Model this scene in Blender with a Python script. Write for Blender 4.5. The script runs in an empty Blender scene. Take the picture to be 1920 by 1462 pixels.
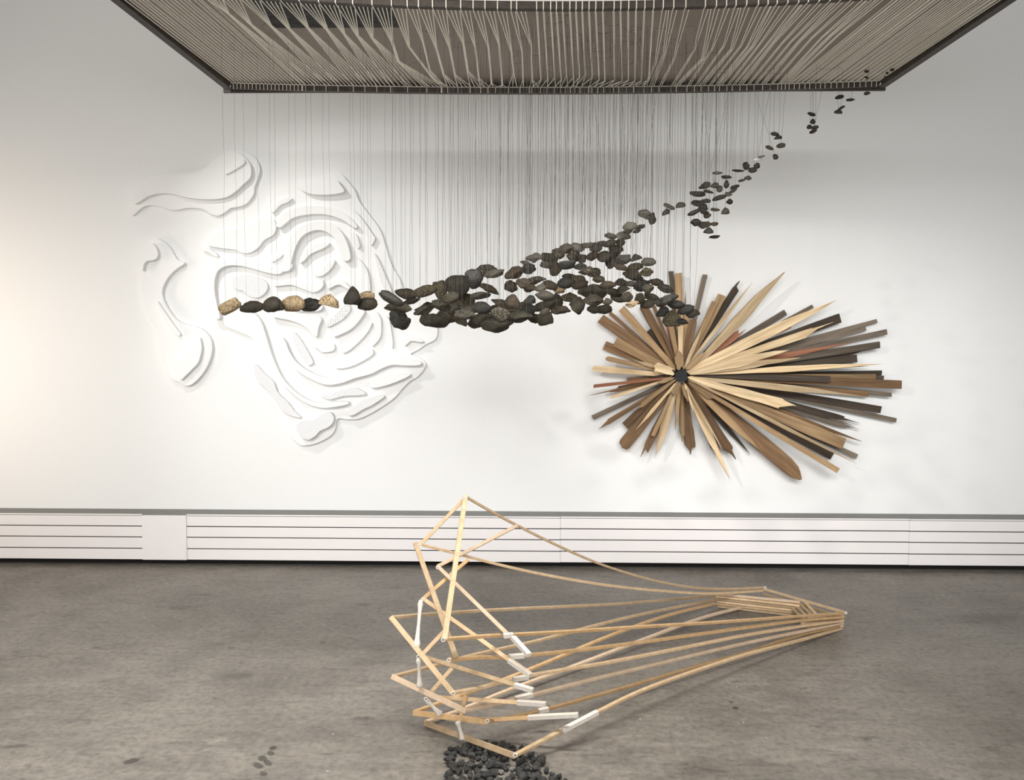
import bpy, bmesh, math, random
from mathutils import Vector, Matrix, noise
from mathutils.geometry import tessellate_polygon

C = bpy.context.scene.collection
rnd = random.Random(7)

# ------------------------------------------------------------------ camera
F_PX = 1550.0                      # focal length in pixels of the 1920 x 1462 frame
EYE = Vector((0.0, 0.0, 1.55))
CAM_M = (Matrix.Rotation(math.radians(1.1), 3, 'Z') @ Matrix.Rotation(math.radians(90 - 3.0), 3, 'X')
         @ Matrix.Rotation(math.radians(0.15), 3, 'Z'))
cam_data = bpy.data.cameras.new('camera')
cam_data.sensor_fit = 'HORIZONTAL'
cam_data.sensor_width = 36.0
cam_data.lens = F_PX / 1920.0 * 36.0
cam = bpy.data.objects.new('camera', cam_data)
cam.matrix_world = Matrix.Translation(EYE) @ CAM_M.to_4x4()
C.objects.link(cam)
bpy.context.scene.camera = cam

WALL_Y = 5.88
CEIL_Z = 4.0

# ------------------------------------------------------------------ world, lights, exposure
world = bpy.data.worlds.new('world')
bpy.context.scene.world = world
world.use_nodes = True
world.node_tree.nodes['Background'].inputs['Color'].default_value = (1.0, 0.985, 0.96, 1)
world.node_tree.nodes['Background'].inputs['Strength'].default_value = 0.30

def area(name, loc, target, sx, sy, power, col=(1, 0.96, 0.9), spread=180):
    d = bpy.data.lights.new(name, 'AREA')
    d.shape = 'RECTANGLE'; d.size = sx; d.size_y = sy
    d.energy = power; d.color = col; d.spread = math.radians(spread)
    o = bpy.data.objects.new(name, d); C.objects.link(o)
    o.location = loc
    o.rotation_euler = (Vector(target) - Vector(loc)).to_track_quat('-Z', 'Y').to_euler()
    return o

def spot(name, loc, target, power, angle, blend=0.6, radius=0.06, col=(1, 0.95, 0.88)):
    d = bpy.data.lights.new(name, 'SPOT')
    d.energy = power; d.spot_size = math.radians(angle); d.spot_blend = blend
    d.shadow_soft_size = radius; d.color = col
    o = bpy.data.objects.new(name, d); C.objects.link(o)
    o.location = loc
    o.rotation_euler = (Vector(target) - Vector(loc)).to_track_quat('-Z', 'Y').to_euler()
    return o

# wide soft light from the rest of the gallery, behind the camera
area('gallery_light', (0.0, -2.2, 1.45), (0.0, 5.88, 1.9), 8.0, 1.4, 158, (1, 0.99, 0.97))  # unseen fill, set low and close to brighten the cords
area('gallery_light', (0.0, -3.0, 3.45), (0.0, 5.88, 1.6), 9.0, 0.2, 70, (1, 0.99, 0.97))
# track lamps ahead of the camera, above the view, aimed at the lower wall
for lx, tx, pw in ((-3.0, -2.4, 320), (-1.7, -1.1, 225), (-0.5, 0.1, 290), (0.7, 1.3, 295), (1.9, 2.5, 310), (3.1, 3.6, 160)):
    spot('track_lamp', (lx, 0.9, 2.90), (tx, WALL_Y, 0.78), pw, 50, 1.0, 0.50, (1, 0.985, 0.965))
spot('track_lamp', (-2.7, 3.8, 3.75), (-1.1, WALL_Y, 1.30), 135, 62, 0.8, 0.05, (1, 0.985, 0.96))
spot('track_lamp', (-2.3, 1.4, 3.25), (1.45, WALL_Y, 1.45), 300, 30, 0.7, 0.06, (1, 0.97, 0.93))
# warm light, out of view, past the left end of the wall
area('side_lamp', (-4.9, 4.7, 1.6), (-3.5, WALL_Y, 1.45), 0.4, 2.0, 13, (1, 0.85, 0.70), 115)
# unseen overhead fill added for the floor piece, spread narrowed to miss the wall
area('overhead_fill', (-0.9, 2.9, 3.9), (-0.9, 2.9, 0.0), 5.4, 0.20, 62, (1, 0.97, 0.92), 80)

vs = bpy.context.scene.view_settings
vs.view_transform = 'Standard'
vs.look = 'None'
vs.gamma = 1.0
vs.use_curve_mapping = False
vs.exposure = 0.0

# ------------------------------------------------------------------ helpers
def ray(px, py):
    return CAM_M @ Vector(((px - 960) / F_PX, -(py - 731) / F_PX, -1.0))
def at(px, py, Y):
    r = ray(px, py); return EYE + r * (Y / r.y)
def at_z(px, py, z):
    r = ray(px, py); return EYE + r * ((z - EYE.z) / r.z)

def tag(o, label=None, cat=None, group=None, kind=None):
    if label: o['label'] = label
    if cat: o['category'] = cat
    if group: o['group'] = group
    if kind: o['kind'] = kind
    return o

def empty(name, loc):
    o = bpy.data.objects.new(name, None); C.objects.link(o)
    o.location = loc; o.empty_display_size = 0.05
    return o

def put(name, verts, faces, mat, parent=None, smooth=False, loc=None):
    """link a mesh whose vertices are given in world space (origin moved to loc or the parent)"""
    o0 = Vector(loc) if loc is not None else (parent.matrix_basis.translation if parent else Vector((0, 0, 0)))
    if parent is not None and loc is None:
        o0 = WORLD_LOC[parent.name]
    me = bpy.data.meshes.new(name)
    me.from_pydata([tuple(Vector(v) - o0) for v in verts], [], faces)
    me.validate(); me.update()
    if smooth:
        me.polygons.foreach_set('use_smooth', [True] * len(me.polygons))
    me.materials.append(mat)
    o = bpy.data.objects.new(name, me); C.objects.link(o)
    if parent is not None:
        o.parent = parent
        o.location = o0 - WORLD_LOC[parent.name]
    else:
        o.location = o0
    WORLD_LOC[o.name] = o0.copy()
    return o
WORLD_LOC = {}
def thing(name, loc, label, cat, group=None):
    o = empty(name, loc); WORLD_LOC[o.name] = Vector(loc)
    return tag(o, label, cat, group)

def box(x0, x1, y0, y1, z0, z1):
    v = [(x0, y0, z0), (x1, y0, z0), (x1, y1, z0), (x0, y1, z0), (x0, y0, z1), (x1, y0, z1), (x1, y1, z1), (x0, y1, z1)]
    f = [(3, 2, 1, 0), (4, 5, 6, 7), (0, 1, 5, 4), (1, 2, 6, 5), (2, 3, 7, 6), (3, 0, 4, 7)]
    return v, f

def smooth_path(pts, n=5):
    """Catmull-Rom through the points"""
    pts = [Vector(p) for p in pts]
    if len(pts) < 3: return pts
    out = []
    P = [pts[0] * 2 - pts[1]] + pts + [pts[-1] * 2 - pts[-2]]
    for i in range(1, len(P) - 2):
        p0, p1, p2, p3 = P[i - 1], P[i], P[i + 1], P[i + 2]
        for k in range(n):
            t = k / n
            out.append(0.5 * ((2 * p1) + (p2 - p0) * t + (2 * p0 - 5 * p1 + 4 * p2 - p3) * t * t + (3 * p1 - p0 - 3 * p2 + p3) * t ** 3))
    out.append(pts[-1])
    return out

def smooth_loop(pts, n=4):
    pts = [Vector(p) for p in pts]; m = len(pts); out = []
    for i in range(m):
        p0, p1, p2, p3 = pts[i - 1], pts[i], pts[(i + 1) % m], pts[(i + 2) % m]
        for k in range(n):
            t = k / n
            out.append(0.5 * ((2 * p1) + (p2 - p0) * t + (2 * p0 - 5 * p1 + 4 * p2 - p3) * t * t + (3 * p1 - p0 - 3 * p2 + p3) * t ** 3))
    return out

def tube(pts, r, n=5, radii=None):
    pts = [Vector(p) for p in pts]; V = []; Fc = []
    for i, p in enumerate(pts):
        t = (pts[min(i + 1, len(pts) - 1)] - pts[max(i - 1, 0)]).normalized()
        a = t.cross(Vector((0.31, 0.9, 0.17))).normalized(); b = t.cross(a)
        rr = radii[i] if radii else r
        for k in range(n):
            w = 2 * math.pi * k / n
            V.append(p + a * (rr * math.cos(w)) + b * (rr * math.sin(w)))
    for i in range(len(pts) - 1):
        for k in range(n):
            k2 = (k + 1) % n
            Fc.append((i * n + k, i * n + k2, (i + 1) * n + k2, (i + 1) * n + k))
    Fc.append(tuple(range(n))[::-1]); Fc.append(tuple(range((len(pts) - 1) * n, len(pts) * n)))
    return V, Fc

def lath(pts, w, h, up=(0, 0, 1)):
    """rectangular batten swept along a path: w across, h along 'up'"""
    pts = [Vector(p) for p in pts]; V = []; Fc = []; up = Vector(up)
    for i, p in enumerate(pts):
        t = (pts[min(i + 1, len(pts) - 1)] - pts[max(i - 1, 0)]).normalized()
        s = t.cross(up)
        if s.length < 0.2: s = t.cross(Vector((0, 1, 0.2)))
        s.normalize(); u = s.cross(t).normalized()
        for a, b in ((-1, -1), (1, -1), (1, 1), (-1, 1)):
            V.append(p + s * (a * w / 2) + u * (b * h / 2))
    for i in range(len(pts) - 1):
        for k in range(4):
            k2 = (k + 1) % 4
            Fc.append((i * 4 + k, i * 4 + k2, (i + 1) * 4 + k2, (i + 1) * 4 + k))
    e = (len(pts) - 1) * 4
    Fc.append((3, 2, 1, 0)); Fc.append((e, e + 1, e + 2, e + 3))
    return V, Fc

def add_bevel(o, w, seg=1, ang=40):
    m = o.modifiers.new('bevel', 'BEVEL'); m.width = w; m.segments = seg
    m.limit_method = 'ANGLE'; m.angle_limit = math.radians(ang)
    return o

# ------------------------------------------------------------------ materials
def mat_base(name, rough=0.6, spec=0.3):
    m = bpy.data.materials.new(name); m.use_nodes = True
    nt = m.node_tree; b = nt.nodes['Principled BSDF']
    b.inputs['Roughness'].default_value = rough
    b.inputs['Specular IOR Level'].default_value = spec
    return m, nt, b
def N(nt, t, **kw):
    n = nt.nodes.new(t)
    for k, v in kw.items():
        if k in n.inputs: n.inputs[k].default_value = v
        else: setattr(n, k, v)
    return n
def L(nt, a, ao, b, bi): nt.links.new(a.outputs[ao], b.inputs[bi])
def ramp(nt, stops):
    r = nt.nodes.new('ShaderNodeValToRGB'); cr = r.color_ramp
    while len(cr.elements) < len(stops): cr.elements.new(0.5)
    for e, (p, c) in zip(cr.elements, stops):
        e.position = p; e.color = (*c, 1)
    return r
def coords(nt, out, scale=(1, 1, 1), rot=(0, 0, 0)):
    tc = nt.nodes.new('ShaderNodeTexCoord'); mp = nt.nodes.new('ShaderNodeMapping')
    mp.inputs['Scale'].default_value = scale; mp.inputs['Rotation'].default_value = rot
    nt.links.new(tc.outputs[out], mp.inputs['Vector']); return mp
def bump(nt, b, src, out, strength, dist):
    n = N(nt, 'ShaderNodeBump', Strength=strength, Distance=dist)
    nt.links.new(src.outputs[out], n.inputs['Height']); nt.links.new(n.outputs['Normal'], b.inputs['Normal'])

def paint(name, col, rough=0.7, nscale=40, var=0.02, bstr=0.08, bdist=0.003):
    m, nt, b = mat_base(name, rough)
    mp = coords(nt, 'Object'); n = N(nt, 'ShaderNodeTexNoise', Scale=nscale, Detail=5.0)
    L(nt, mp, 'Vector', n, 'Vector')
    r = ramp(nt, [(0.3, [c * (1 - var) for c in col]), (0.7, [min(1, c * (1 + var)) for c in col])])
    L(nt, n, 'Fac', r, 'Fac'); L(nt, r, 'Color', b, 'Base Color')
    if bstr: bump(nt, b, n, 'Fac', bstr, bdist)
    return m

M = {}
M['wall'] = paint('wall_paint', (0.82, 0.823, 0.818), 0.75, 120, 0.012, 0.15, 0.0015)
M['ceiling'] = paint('ceiling_paint', (0.70, 0.69, 0.67), 0.8, 30)
M['heater'] = paint('heater_enamel', (0.83, 0.80, 0.795), 0.42, 6, 0.012, 0)
M['top_grey'] = paint('heater_top_grey', (0.20, 0.20, 0.19), 0.6, 25, 0.06, 0.05)
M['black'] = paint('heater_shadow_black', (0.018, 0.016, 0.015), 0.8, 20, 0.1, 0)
M['foam'] = paint('white_foam', (0.84, 0.84, 0.835), 0.7, 90, 0.012, 0.12, 0.001)
M['cord'] = paint('cream_cord', (0.95, 0.87, 0.75), 0.8, 300, 0.10, 0.1)
M['cord'].node_tree.nodes['Principled BSDF'].inputs['Sheen Weight'].default_value = 0.4
M['white_cord'] = paint('white_cord', (0.85, 0.83, 0.79), 0.8, 300, 0.05, 0.1)
M['wire'] = paint('dark_wire', (0.085, 0.08, 0.07), 0.45, 50, 0.1, 0)
M['bar'] = paint('dark_bar', (0.058, 0.046, 0.038), 0.6, 40, 0.25, 0.2)
M['panel'] = paint('grey_board', (0.40, 0.355, 0.315), 0.8, 3, 0.05, 0.05)
M['slate'] = paint('slate_patch', (0.055, 0.055, 0.056), 0.7, 25, 0.35, 0.8, 0.02)
M['gauze'] = paint('white_gauze', (0.76, 0.70, 0.63), 0.85, 160, 0.07, 0.5, 0.004)
M['hole_shade'] = paint('hole_shade_black', (0.016, 0.017, 0.019), 0.6, 20, 0.2, 0.1)

def foam_pattern(name, kind):
    m, nt, b = mat_base(name, 0.7)
    b.inputs['Base Color'].default_value = (0.84, 0.84, 0.835, 1)
    if kind == 'dots':
        mp = coords(nt, 'Object'); v = N(nt, 'ShaderNodeTexVoronoi', Scale=58.0, Randomness=0.25)
        L(nt, mp, 'Vector', v, 'Vector')
        r = ramp(nt, [(0.18, (0, 0, 0)), (0.30, (1, 1, 1))]); L(nt, v, 'Distance', r, 'Fac')
        bump(nt, b, r, 'Color', 0.9, 0.006)
    else:
        mp = coords(nt, 'Object', rot=(0, 0.6, 0)); v = N(nt, 'ShaderNodeTexWave', Scale=26.0, Distortion=1.5, Detail=2.0)
        v.bands_direction = 'Z'
        L(nt, mp, 'Vector', v, 'Vector'); bump(nt, b, v, 'Fac', 0.55, 0.004)
    return m
M['foam_dots'] = foam_pattern('white_foam_dotted', 'dots')
M['foam_lines'] = foam_pattern('white_foam_combed', 'lines')

def wood(name, dark, light, rough=0.65, grain=(3.0, 46, 46), knots=True, worn=0.0):
    m, nt, b = mat_base(name, rough, 0.25)
    mp = coords(nt, 'Object', grain)
    oi = nt.nodes.new('ShaderNodeObjectInfo')
    ad = N(nt, 'ShaderNodeVectorMath', operation='ADD'); sc = N(nt, 'ShaderNodeVectorMath', operation='SCALE')
    cb = nt.nodes.new('ShaderNodeCombineXYZ')
    for k in range(3): nt.links.new(oi.outputs['Random'], cb.inputs[k])
    nt.links.new(cb.outputs[0], sc.inputs[0]); sc.inputs['Scale'].default_value = 37.0
    nt.links.new(mp.outputs[0], ad.inputs[0]); nt.links.new(sc.outputs[0], ad.inputs[1])
    n = N(nt, 'ShaderNodeTexNoise', Scale=1.0, Detail=6.0, Roughness=0.62, Distortion=0.4)
    nt.links.new(ad.outputs[0], n.inputs['Vector'])
    r = ramp(nt, [(0.28, dark), (0.52, [(a + c) / 2 for a, c in zip(dark, light)]), (0.72, light)])
    L(nt, n, 'Fac', r, 'Fac')
    hs = N(nt, 'ShaderNodeHueSaturation')
    mr = N(nt, 'ShaderNodeMapRange'); mr.inputs['To Min'].default_value = 0.62; mr.inputs['To Max'].default_value = 1.18
    L(nt, oi, 'Random', mr, 'Value'); L(nt, mr, 'Result', hs, 'Value'); L(nt, r, 'Color', hs, 'Color')
    src = hs
    if worn:
        n2 = N(nt, 'ShaderNodeTexNoise', Scale=0.35, Detail=3.0)
        nt.links.new(ad.outputs[0], n2.inputs['Vector'])
        r2 = ramp(nt, [(0.45, (1, 1, 1)), (0.68, (1 - worn, 1 - worn, 1 - worn))]); L(nt, n2, 'Fac', r2, 'Fac')
        mx = N(nt, 'ShaderNodeMixRGB', blend_type='MULTIPLY'); mx.inputs[0].default_value = 1.0
        L(nt, hs, 'Color', mx, 1); L(nt, r2, 'Color', mx, 2); src = mx
    L(nt, src, 'Color', b, 'Base Color')
    bump(nt, b, n, 'Fac', 0.35, 0.004)
    return m
M['w_pale'] = wood('pale_splintered_pine', (0.50, 0.33, 0.17), (0.86, 0.70, 0.46), worn=0.25)
M['w_tan'] = wood('tan_pine', (0.27, 0.165, 0.080), (0.54, 0.37, 0.205), worn=0.35)
M['w_brown'] = wood('brown_lath', (0.12, 0.068, 0.034), (0.31, 0.185, 0.095), worn=0.4)
M['w_dark'] = wood('dark_lath', (0.030, 0.022, 0.016), (0.095, 0.070, 0.050))
M['w_grey'] = wood('grey_weathered_lath', (0.10, 0.080, 0.060), (0.235, 0.19, 0.145), worn=0.3)
M['w_red'] = wood('reddish_lath', (0.34, 0.135, 0.07), (0.56, 0.25, 0.15), worn=0.3)
M['batten'] = wood('fresh_pine_batten', (0.58, 0.40, 0.23), (0.76, 0.58, 0.38), 0.55, (30, 30, 30))
M['batten_gold'] = wood('golden_pine_batten', (0.50, 0.315, 0.15), (0.68, 0.46, 0.25), 0.55, (30, 30, 30))
M['batten_pink'] = wood('pinkish_pine_batten', (0.66, 0.48, 0.33), (0.80, 0.64, 0.47), 0.55, (30, 30, 30))

def stone_mat(name, dark, light, scale=28, speck=None, rough=0.8):
    m, nt, b = mat_base(name, rough, 0.3)
    mp = coords(nt, 'Object'); oi = nt.nodes.new('ShaderNodeObjectInfo')
    n = N(nt, 'ShaderNodeTexNoise', Scale=scale, Detail=7.0, Roughness=0.65); L(nt, mp, 'Vector', n, 'Vector')
    r = ramp(nt, [(0.32, dark), (0.70, light)]); L(nt, n, 'Fac', r, 'Fac')
    hs = N(nt, 'ShaderNodeHueSaturation'); mr = N(nt, 'ShaderNodeMapRange')
    mr.inputs['To Min'].default_value = 0.75; mr.inputs['To Max'].default_value = 1.25
    L(nt, oi, 'Random', mr, 'Value'); L(nt, mr, 'Result', hs, 'Value'); L(nt, r, 'Color', hs, 'Color')
    src = hs
    if speck:
        v = N(nt, 'ShaderNodeTexNoise', Scale=scale * 5, Detail=3.0); L(nt, mp, 'Vector', v, 'Vector')
        r2 = ramp(nt, [(0.54, (0, 0, 0)), (0.62, (1, 1, 1))]); L(nt, v, 'Fac', r2, 'Fac')
        mx = N(nt, 'ShaderNodeMixRGB', blend_type='MIX'); L(nt, r2, 'Color', mx, 0); L(nt, hs, 'Color', mx, 1)
        mx.inputs[2].default_value = (*speck, 1); src = mx
    L(nt, src, 'Color', b, 'Base Color')
    n3 = N(nt, 'ShaderNodeTexNoise', Scale=scale * 3.2, Detail=6.0); L(nt, mp, 'Vector', n3, 'Vector')
    bump(nt, b, n3, 'Fac', 0.55, 0.008)
    return m
WIRES = []
S = {
    'd': (stone_mat('dark_stone', (0.0154, 0.0126, 0.0084), (0.0560, 0.0469, 0.0322)), 'dark'),
    'k': (stone_mat('black_stone', (0.0091, 0.0084, 0.0070), (0.0385, 0.0336, 0.0266), 40, None, 0.5), 'blackish'),
    'g': (stone_mat('grey_stone', (0.0196, 0.0168, 0.0126), (0.0644, 0.0553, 0.0406)), 'grey'),
    'b': (stone_mat('brown_stone', (0.0182, 0.0133, 0.0084), (0.0616, 0.0448, 0.0287)), 'brown'),
    't': (stone_mat('tan_stone', (0.20, 0.14, 0.075), (0.52, 0.39, 0.23), 34, (0.06, 0.05, 0.035)), 'tan'),
    's': (stone_mat('speckled_stone', (0.0168, 0.0140, 0.0098), (0.0490, 0.0406, 0.0287), 30, (0.1330, 0.1120, 0.0805)), 'speckled'),
    'l': (stone_mat('light_stone', (0.0420, 0.0371, 0.0294), (0.1400, 0.1260, 0.1015), 30, (0.0840, 0.0770, 0.0630)), 'light grey'),
    'w': (stone_mat('white_stone', (0.55, 0.54, 0.52), (0.82, 0.81, 0.79)), 'white'),
    'm': (stone_mat('mossy_stone', (0.0182, 0.0154, 0.0091), (0.0630, 0.0525, 0.0308), 30, (0.1120, 0.0875, 0.0490)), 'mossy brown'),
    'u': (stone_mat('bluish_stone', (0.0105, 0.0101, 0.0084), (0.0364, 0.0336, 0.0280)), 'bluish grey'),
}
M['charcoal'] = stone_mat('charcoal', (0.018, 0.018, 0.0175), (0.085, 0.084, 0.080), 60)
M['ash'] = stone_mat('ash_grey_chip', (0.13, 0.125, 0.115), (0.30, 0.285, 0.26), 60)

# concrete floor
def concrete():
    m, nt, b = mat_base('polished_concrete', 0.5, 0.35)
    mp = coords(nt, 'Object')
    n1 = N(nt, 'ShaderNodeTexNoise', Scale=1.1, Detail=10.0, Roughness=0.68, Distortion=0.25); L(nt, mp, 'Vector', n1, 'Vector')
    r1 = ramp(nt, [(0.30, (0.135, 0.121, 0.103)), (0.52, (0.208, 0.189, 0.165)), (0.75, (0.262, 0.240, 0.211))]); L(nt, n1, 'Fac', r1, 'Fac')
    mp2 = coords(nt, 'Object', (2.2, 7, 1)); n2 = N(nt, 'ShaderNodeTexNoise', Scale=2.0, Detail=9.0, Roughness=0.7); L(nt, mp2, 'Vector', n2, 'Vector')
    r2 = ramp(nt, [(0.30, (0.66, 0.66, 0.67)), (0.52, (1.0, 1.0, 1.0)), (0.72, (1.25, 1.24, 1.22))]); L(nt, n2, 'Fac', r2, 'Fac')
    mx = N(nt, 'ShaderNodeMixRGB', blend_type='MULTIPLY'); mx.inputs[0].default_value = 0.85
    L(nt, r1, 'Color', mx, 1); L(nt, r2, 'Color', mx, 2)
    # trowel streaks and scratches
    mp3 = coords(nt, 'Object', (1.4, 46, 1), (0, 0, 0.05)); n3 = N(nt, 'ShaderNodeTexNoise', Scale=1.0, Detail=4.0); L(nt, mp3, 'Vector', n3, 'Vector')
    r3 = ramp(nt, [(0.58, (1, 1, 1)), (0.74, (1.18, 1.17, 1.15))]); L(nt, n3, 'Fac', r3, 'Fac')
    mx2 = N(nt, 'ShaderNodeMixRGB', blend_type='MULTIPLY'); mx2.inputs[0].default_value = 0.6
    L(nt, mx, 'Color', mx2, 1); L(nt, r3, 'Color', mx2, 2)
    # fine mottling
    n5 = N(nt, 'ShaderNodeTexNoise', Scale=34.0, Detail=6.0, Roughness=0.7); L(nt, mp, 'Vector', n5, 'Vector')
    r5b = ramp(nt, [(0.34, (0.72, 0.72, 0.72)), (0.5, (1, 1, 1)), (0.68, (1.20, 1.19, 1.18))]); L(nt, n5, 'Fac', r5b, 'Fac')
    mp6 = coords(nt, 'Object', (3.2, 8.5, 1), (0, 0, 0.15)); n6 = N(nt, 'ShaderNodeTexNoise', Scale=2.6, Detail=7.0, Roughness=0.6, Distortion=0.8); L(nt, mp6, 'Vector', n6, 'Vector')
    r6 = ramp(nt, [(0.28, (0.50, 0.50, 0.49)), (0.42, (1, 1, 1)), (0.62, (1, 1, 1)), (0.72, (1.28, 1.27, 1.25))]); L(nt, n6, 'Fac', r6, 'Fac')
    mxa = N(nt, 'ShaderNodeMixRGB', blend_type='MULTIPLY'); mxa.inputs[0].default_value = 0.8
    L(nt, r5b, 'Color', mxa, 1); L(nt, r6, 'Color', mxa, 2)
    mxb = N(nt, 'ShaderNodeMixRGB', blend_type='MULTIPLY'); mxb.inputs[0].default_value = 1.0
    L(nt, mx2, 'Color', mxb, 1); L(nt, mxa, 'Color', mxb, 2); mx2 = mxb
    # plaster crumbs
    v = N(nt, 'ShaderNodeTexVoronoi', Scale=7.0, Randomness=1.0); L(nt, mp, 'Vector', v, 'Vector')
    r4 = ramp(nt, [(0.022, (1, 1, 1)), (0.040, (0, 0, 0))]); L(nt, v, 'Distance', r4, 'Fac')
    mx3 = N(nt, 'ShaderNodeMixRGB', blend_type='MIX'); L(nt, r4, 'Color', mx3, 0); L(nt, mx2, 'Color', mx3, 1)
    mx3.inputs[2].default_value = (0.42, 0.40, 0.37, 1)
    last = mx3
    # single stains (floor position, size, turn, tint)
    tc = nt.nodes.new('ShaderNodeTexCoord')
    nz = N(nt, 'ShaderNodeTexNoise', Scale=38.0, Detail=5.0, Roughness=0.7); nt.links.new(tc.outputs['Object'], nz.inputs['Vector'])
    stains = [(512, 1402, .016, .02, 0, .35), (508, 1412, .013, .025, .6, .4), (492, 1422, .016, .03, .6, .4), (502, 1430, .013, .03, .7, .4), (484, 1435, .015, .03, .8, .4),
              (494, 1450, .014, .022, .7, .45), (246, 1427, .03, .022, .5, .4), (345, 1139, .10, .05, .1, .72), (440, 1268, .11, .05, .1, .72),
              (682, 1133, .05, .03, 0, .7), (680, 1347, .05, .02, .1, .6), (28, 1399, .06, .02, .2, .55), (1379, 1327, .014, .016, 0, .35), (1371, 1316, .010, .012, 0, .5),
              (406, 1388, .045, .035, .1, 1.32), (1022, 1403, .055, .035, 0, 1.32), (362, 1140, .05, .014, 0, 1.25), (1850, 1160, .35, .10, .1, .80), (1480, 1090, .3, .12, 0, .86),
              (1400, 1445, .28, .10, 0, .72), (1640, 1450, .22, .08, 0, .74), (460, 1370, .45, .14, .05, .86), (310, 1335, .25, .10, 0, 1.06), (440, 1090, .20, .15, .2, .90)]
    for px, py, sx, sy, rot, tint in stains:
        p = at_z(px, py, 0)
        sb = N(nt, 'ShaderNodeVectorMath', operation='SUBTRACT'); sb.inputs[1].default_value = p
        nt.links.new(tc.outputs['Object'], sb.inputs[0])
        mpp = nt.nodes.new('ShaderNodeMapping'); mpp.vector_type = 'TEXTURE'
        mpp.inputs['Scale'].default_value = (sx, sy, 1); mpp.inputs['Rotation'].default_value = (0, 0, rot)
        nt.links.new(sb.outputs[0], mpp.inputs['Vector'])
        ln = N(nt, 'ShaderNodeVectorMath', operation='LENGTH'); nt.links.new(mpp.outputs[0], ln.inputs[0])
        a = N(nt, 'ShaderNodeMath', operation='ADD'); nt.links.new(ln.outputs['Value'], a.inputs[0]); nt.links.new(nz.outputs['Fac'], a.inputs[1])
        rr = N(nt, 'ShaderNodeMapRange'); rr.interpolation_type = 'SMOOTHSTEP'
        soft = 0.25 if max(sx, sy) < .06 else 0.7
        rr.inputs['From Min'].default_value = 1.5 - soft; rr.inputs['From Max'].default_value = 1.5 + soft * .4
        rr.inputs['To Min'].default_value = 1.0; rr.inputs['To Max'].default_value = 0.0
        nt.links.new(a.outputs[0], rr.inputs['Value'])
        mm = N(nt, 'ShaderNodeMixRGB', blend_type='MULTIPLY'); nt.links.new(rr.outputs['Result'], mm.inputs[0])
        nt.links.new(last.outputs['Color'], mm.inputs[1]); mm.inputs[2].default_value = (tint, tint, tint * .99, 1)
        last = mm
    L(nt, last, 'Color', b, 'Base Color')
    r5 = ramp(nt, [(0.3, (0.42, 0.42, 0.42)), (0.7, (0.62, 0.62, 0.62))]); L(nt, n2, 'Fac', r5, 'Fac'); L(nt, r5, 'Color', b, 'Roughness')
    bump(nt, b, n2, 'Fac', 0.06, 0.01)
    return m
M['floor'] = concrete()

# ------------------------------------------------------------------ the room
def struct(name, b, mat):
    o = put(name, *b, mat); o['kind'] = 'structure'; return o
struct('floor', box(-6, 6, -2.0, 6.1, -0.12, 0.0), M['floor'])
struct('wall_back', box(-6, 6, WALL_Y, WALL_Y + 0.15, 0.0, CEIL_Z), M['wall'])
struct('ceiling', box(-6, 6, -2.0, 6.1, CEIL_Z, CEIL_Z + 0.12), M['ceiling'])

# long white baseboard heater
HY = 5.70
hx = lambda px: at(px, 1000, HY).x
heater = thing('baseboard_heater', (0, HY, 0), 'long low white metal baseboard heater of horizontal boards along the foot of the wall', 'heater')
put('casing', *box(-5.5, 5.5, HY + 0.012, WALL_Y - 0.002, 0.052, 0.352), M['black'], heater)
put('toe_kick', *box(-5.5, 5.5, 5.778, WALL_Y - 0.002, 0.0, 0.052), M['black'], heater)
put('top_face', *box(-5.5, 5.5, HY + 0.010, WALL_Y - 0.001, 0.3525, 0.3705), M['top_grey'], heater)  # plain grey top face, darker than the boards
seams = [-5.5, hx(267), hx(350), hx(1051), hx(1705), 5.5]
slat_z = [(0.048, 0.1220), (0.1290, 0.2030), (0.2100, 0.2800), (0.2870, 0.357)]
for i in range(5):
    a, b_ = seams[i], seams[i + 1]
    if i == 1:
        o = put('joint_cover', *box(a, b_, HY - 0.006, HY + 0.011, 0.046, 0.361), M['heater'], heater); add_bevel(o, 0.002)
        continue
    dz = 0.0015 * (i % 2)
    for z0, z1 in slat_z:
        o = put('front_board', *box(a + .0006, b_ - .0006, HY, HY + 0.011, z0 + dz, z1 + dz), M['heater'], heater); add_bevel(o, 0.0015)
    o = put('top_lip', *box(a + .0006, b_ - .0006, HY - 0.003, HY + 0.010, 0.3605 + dz, 0.3690 + dz), M['heater'], heater); add_bevel(o, 0.002)

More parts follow.
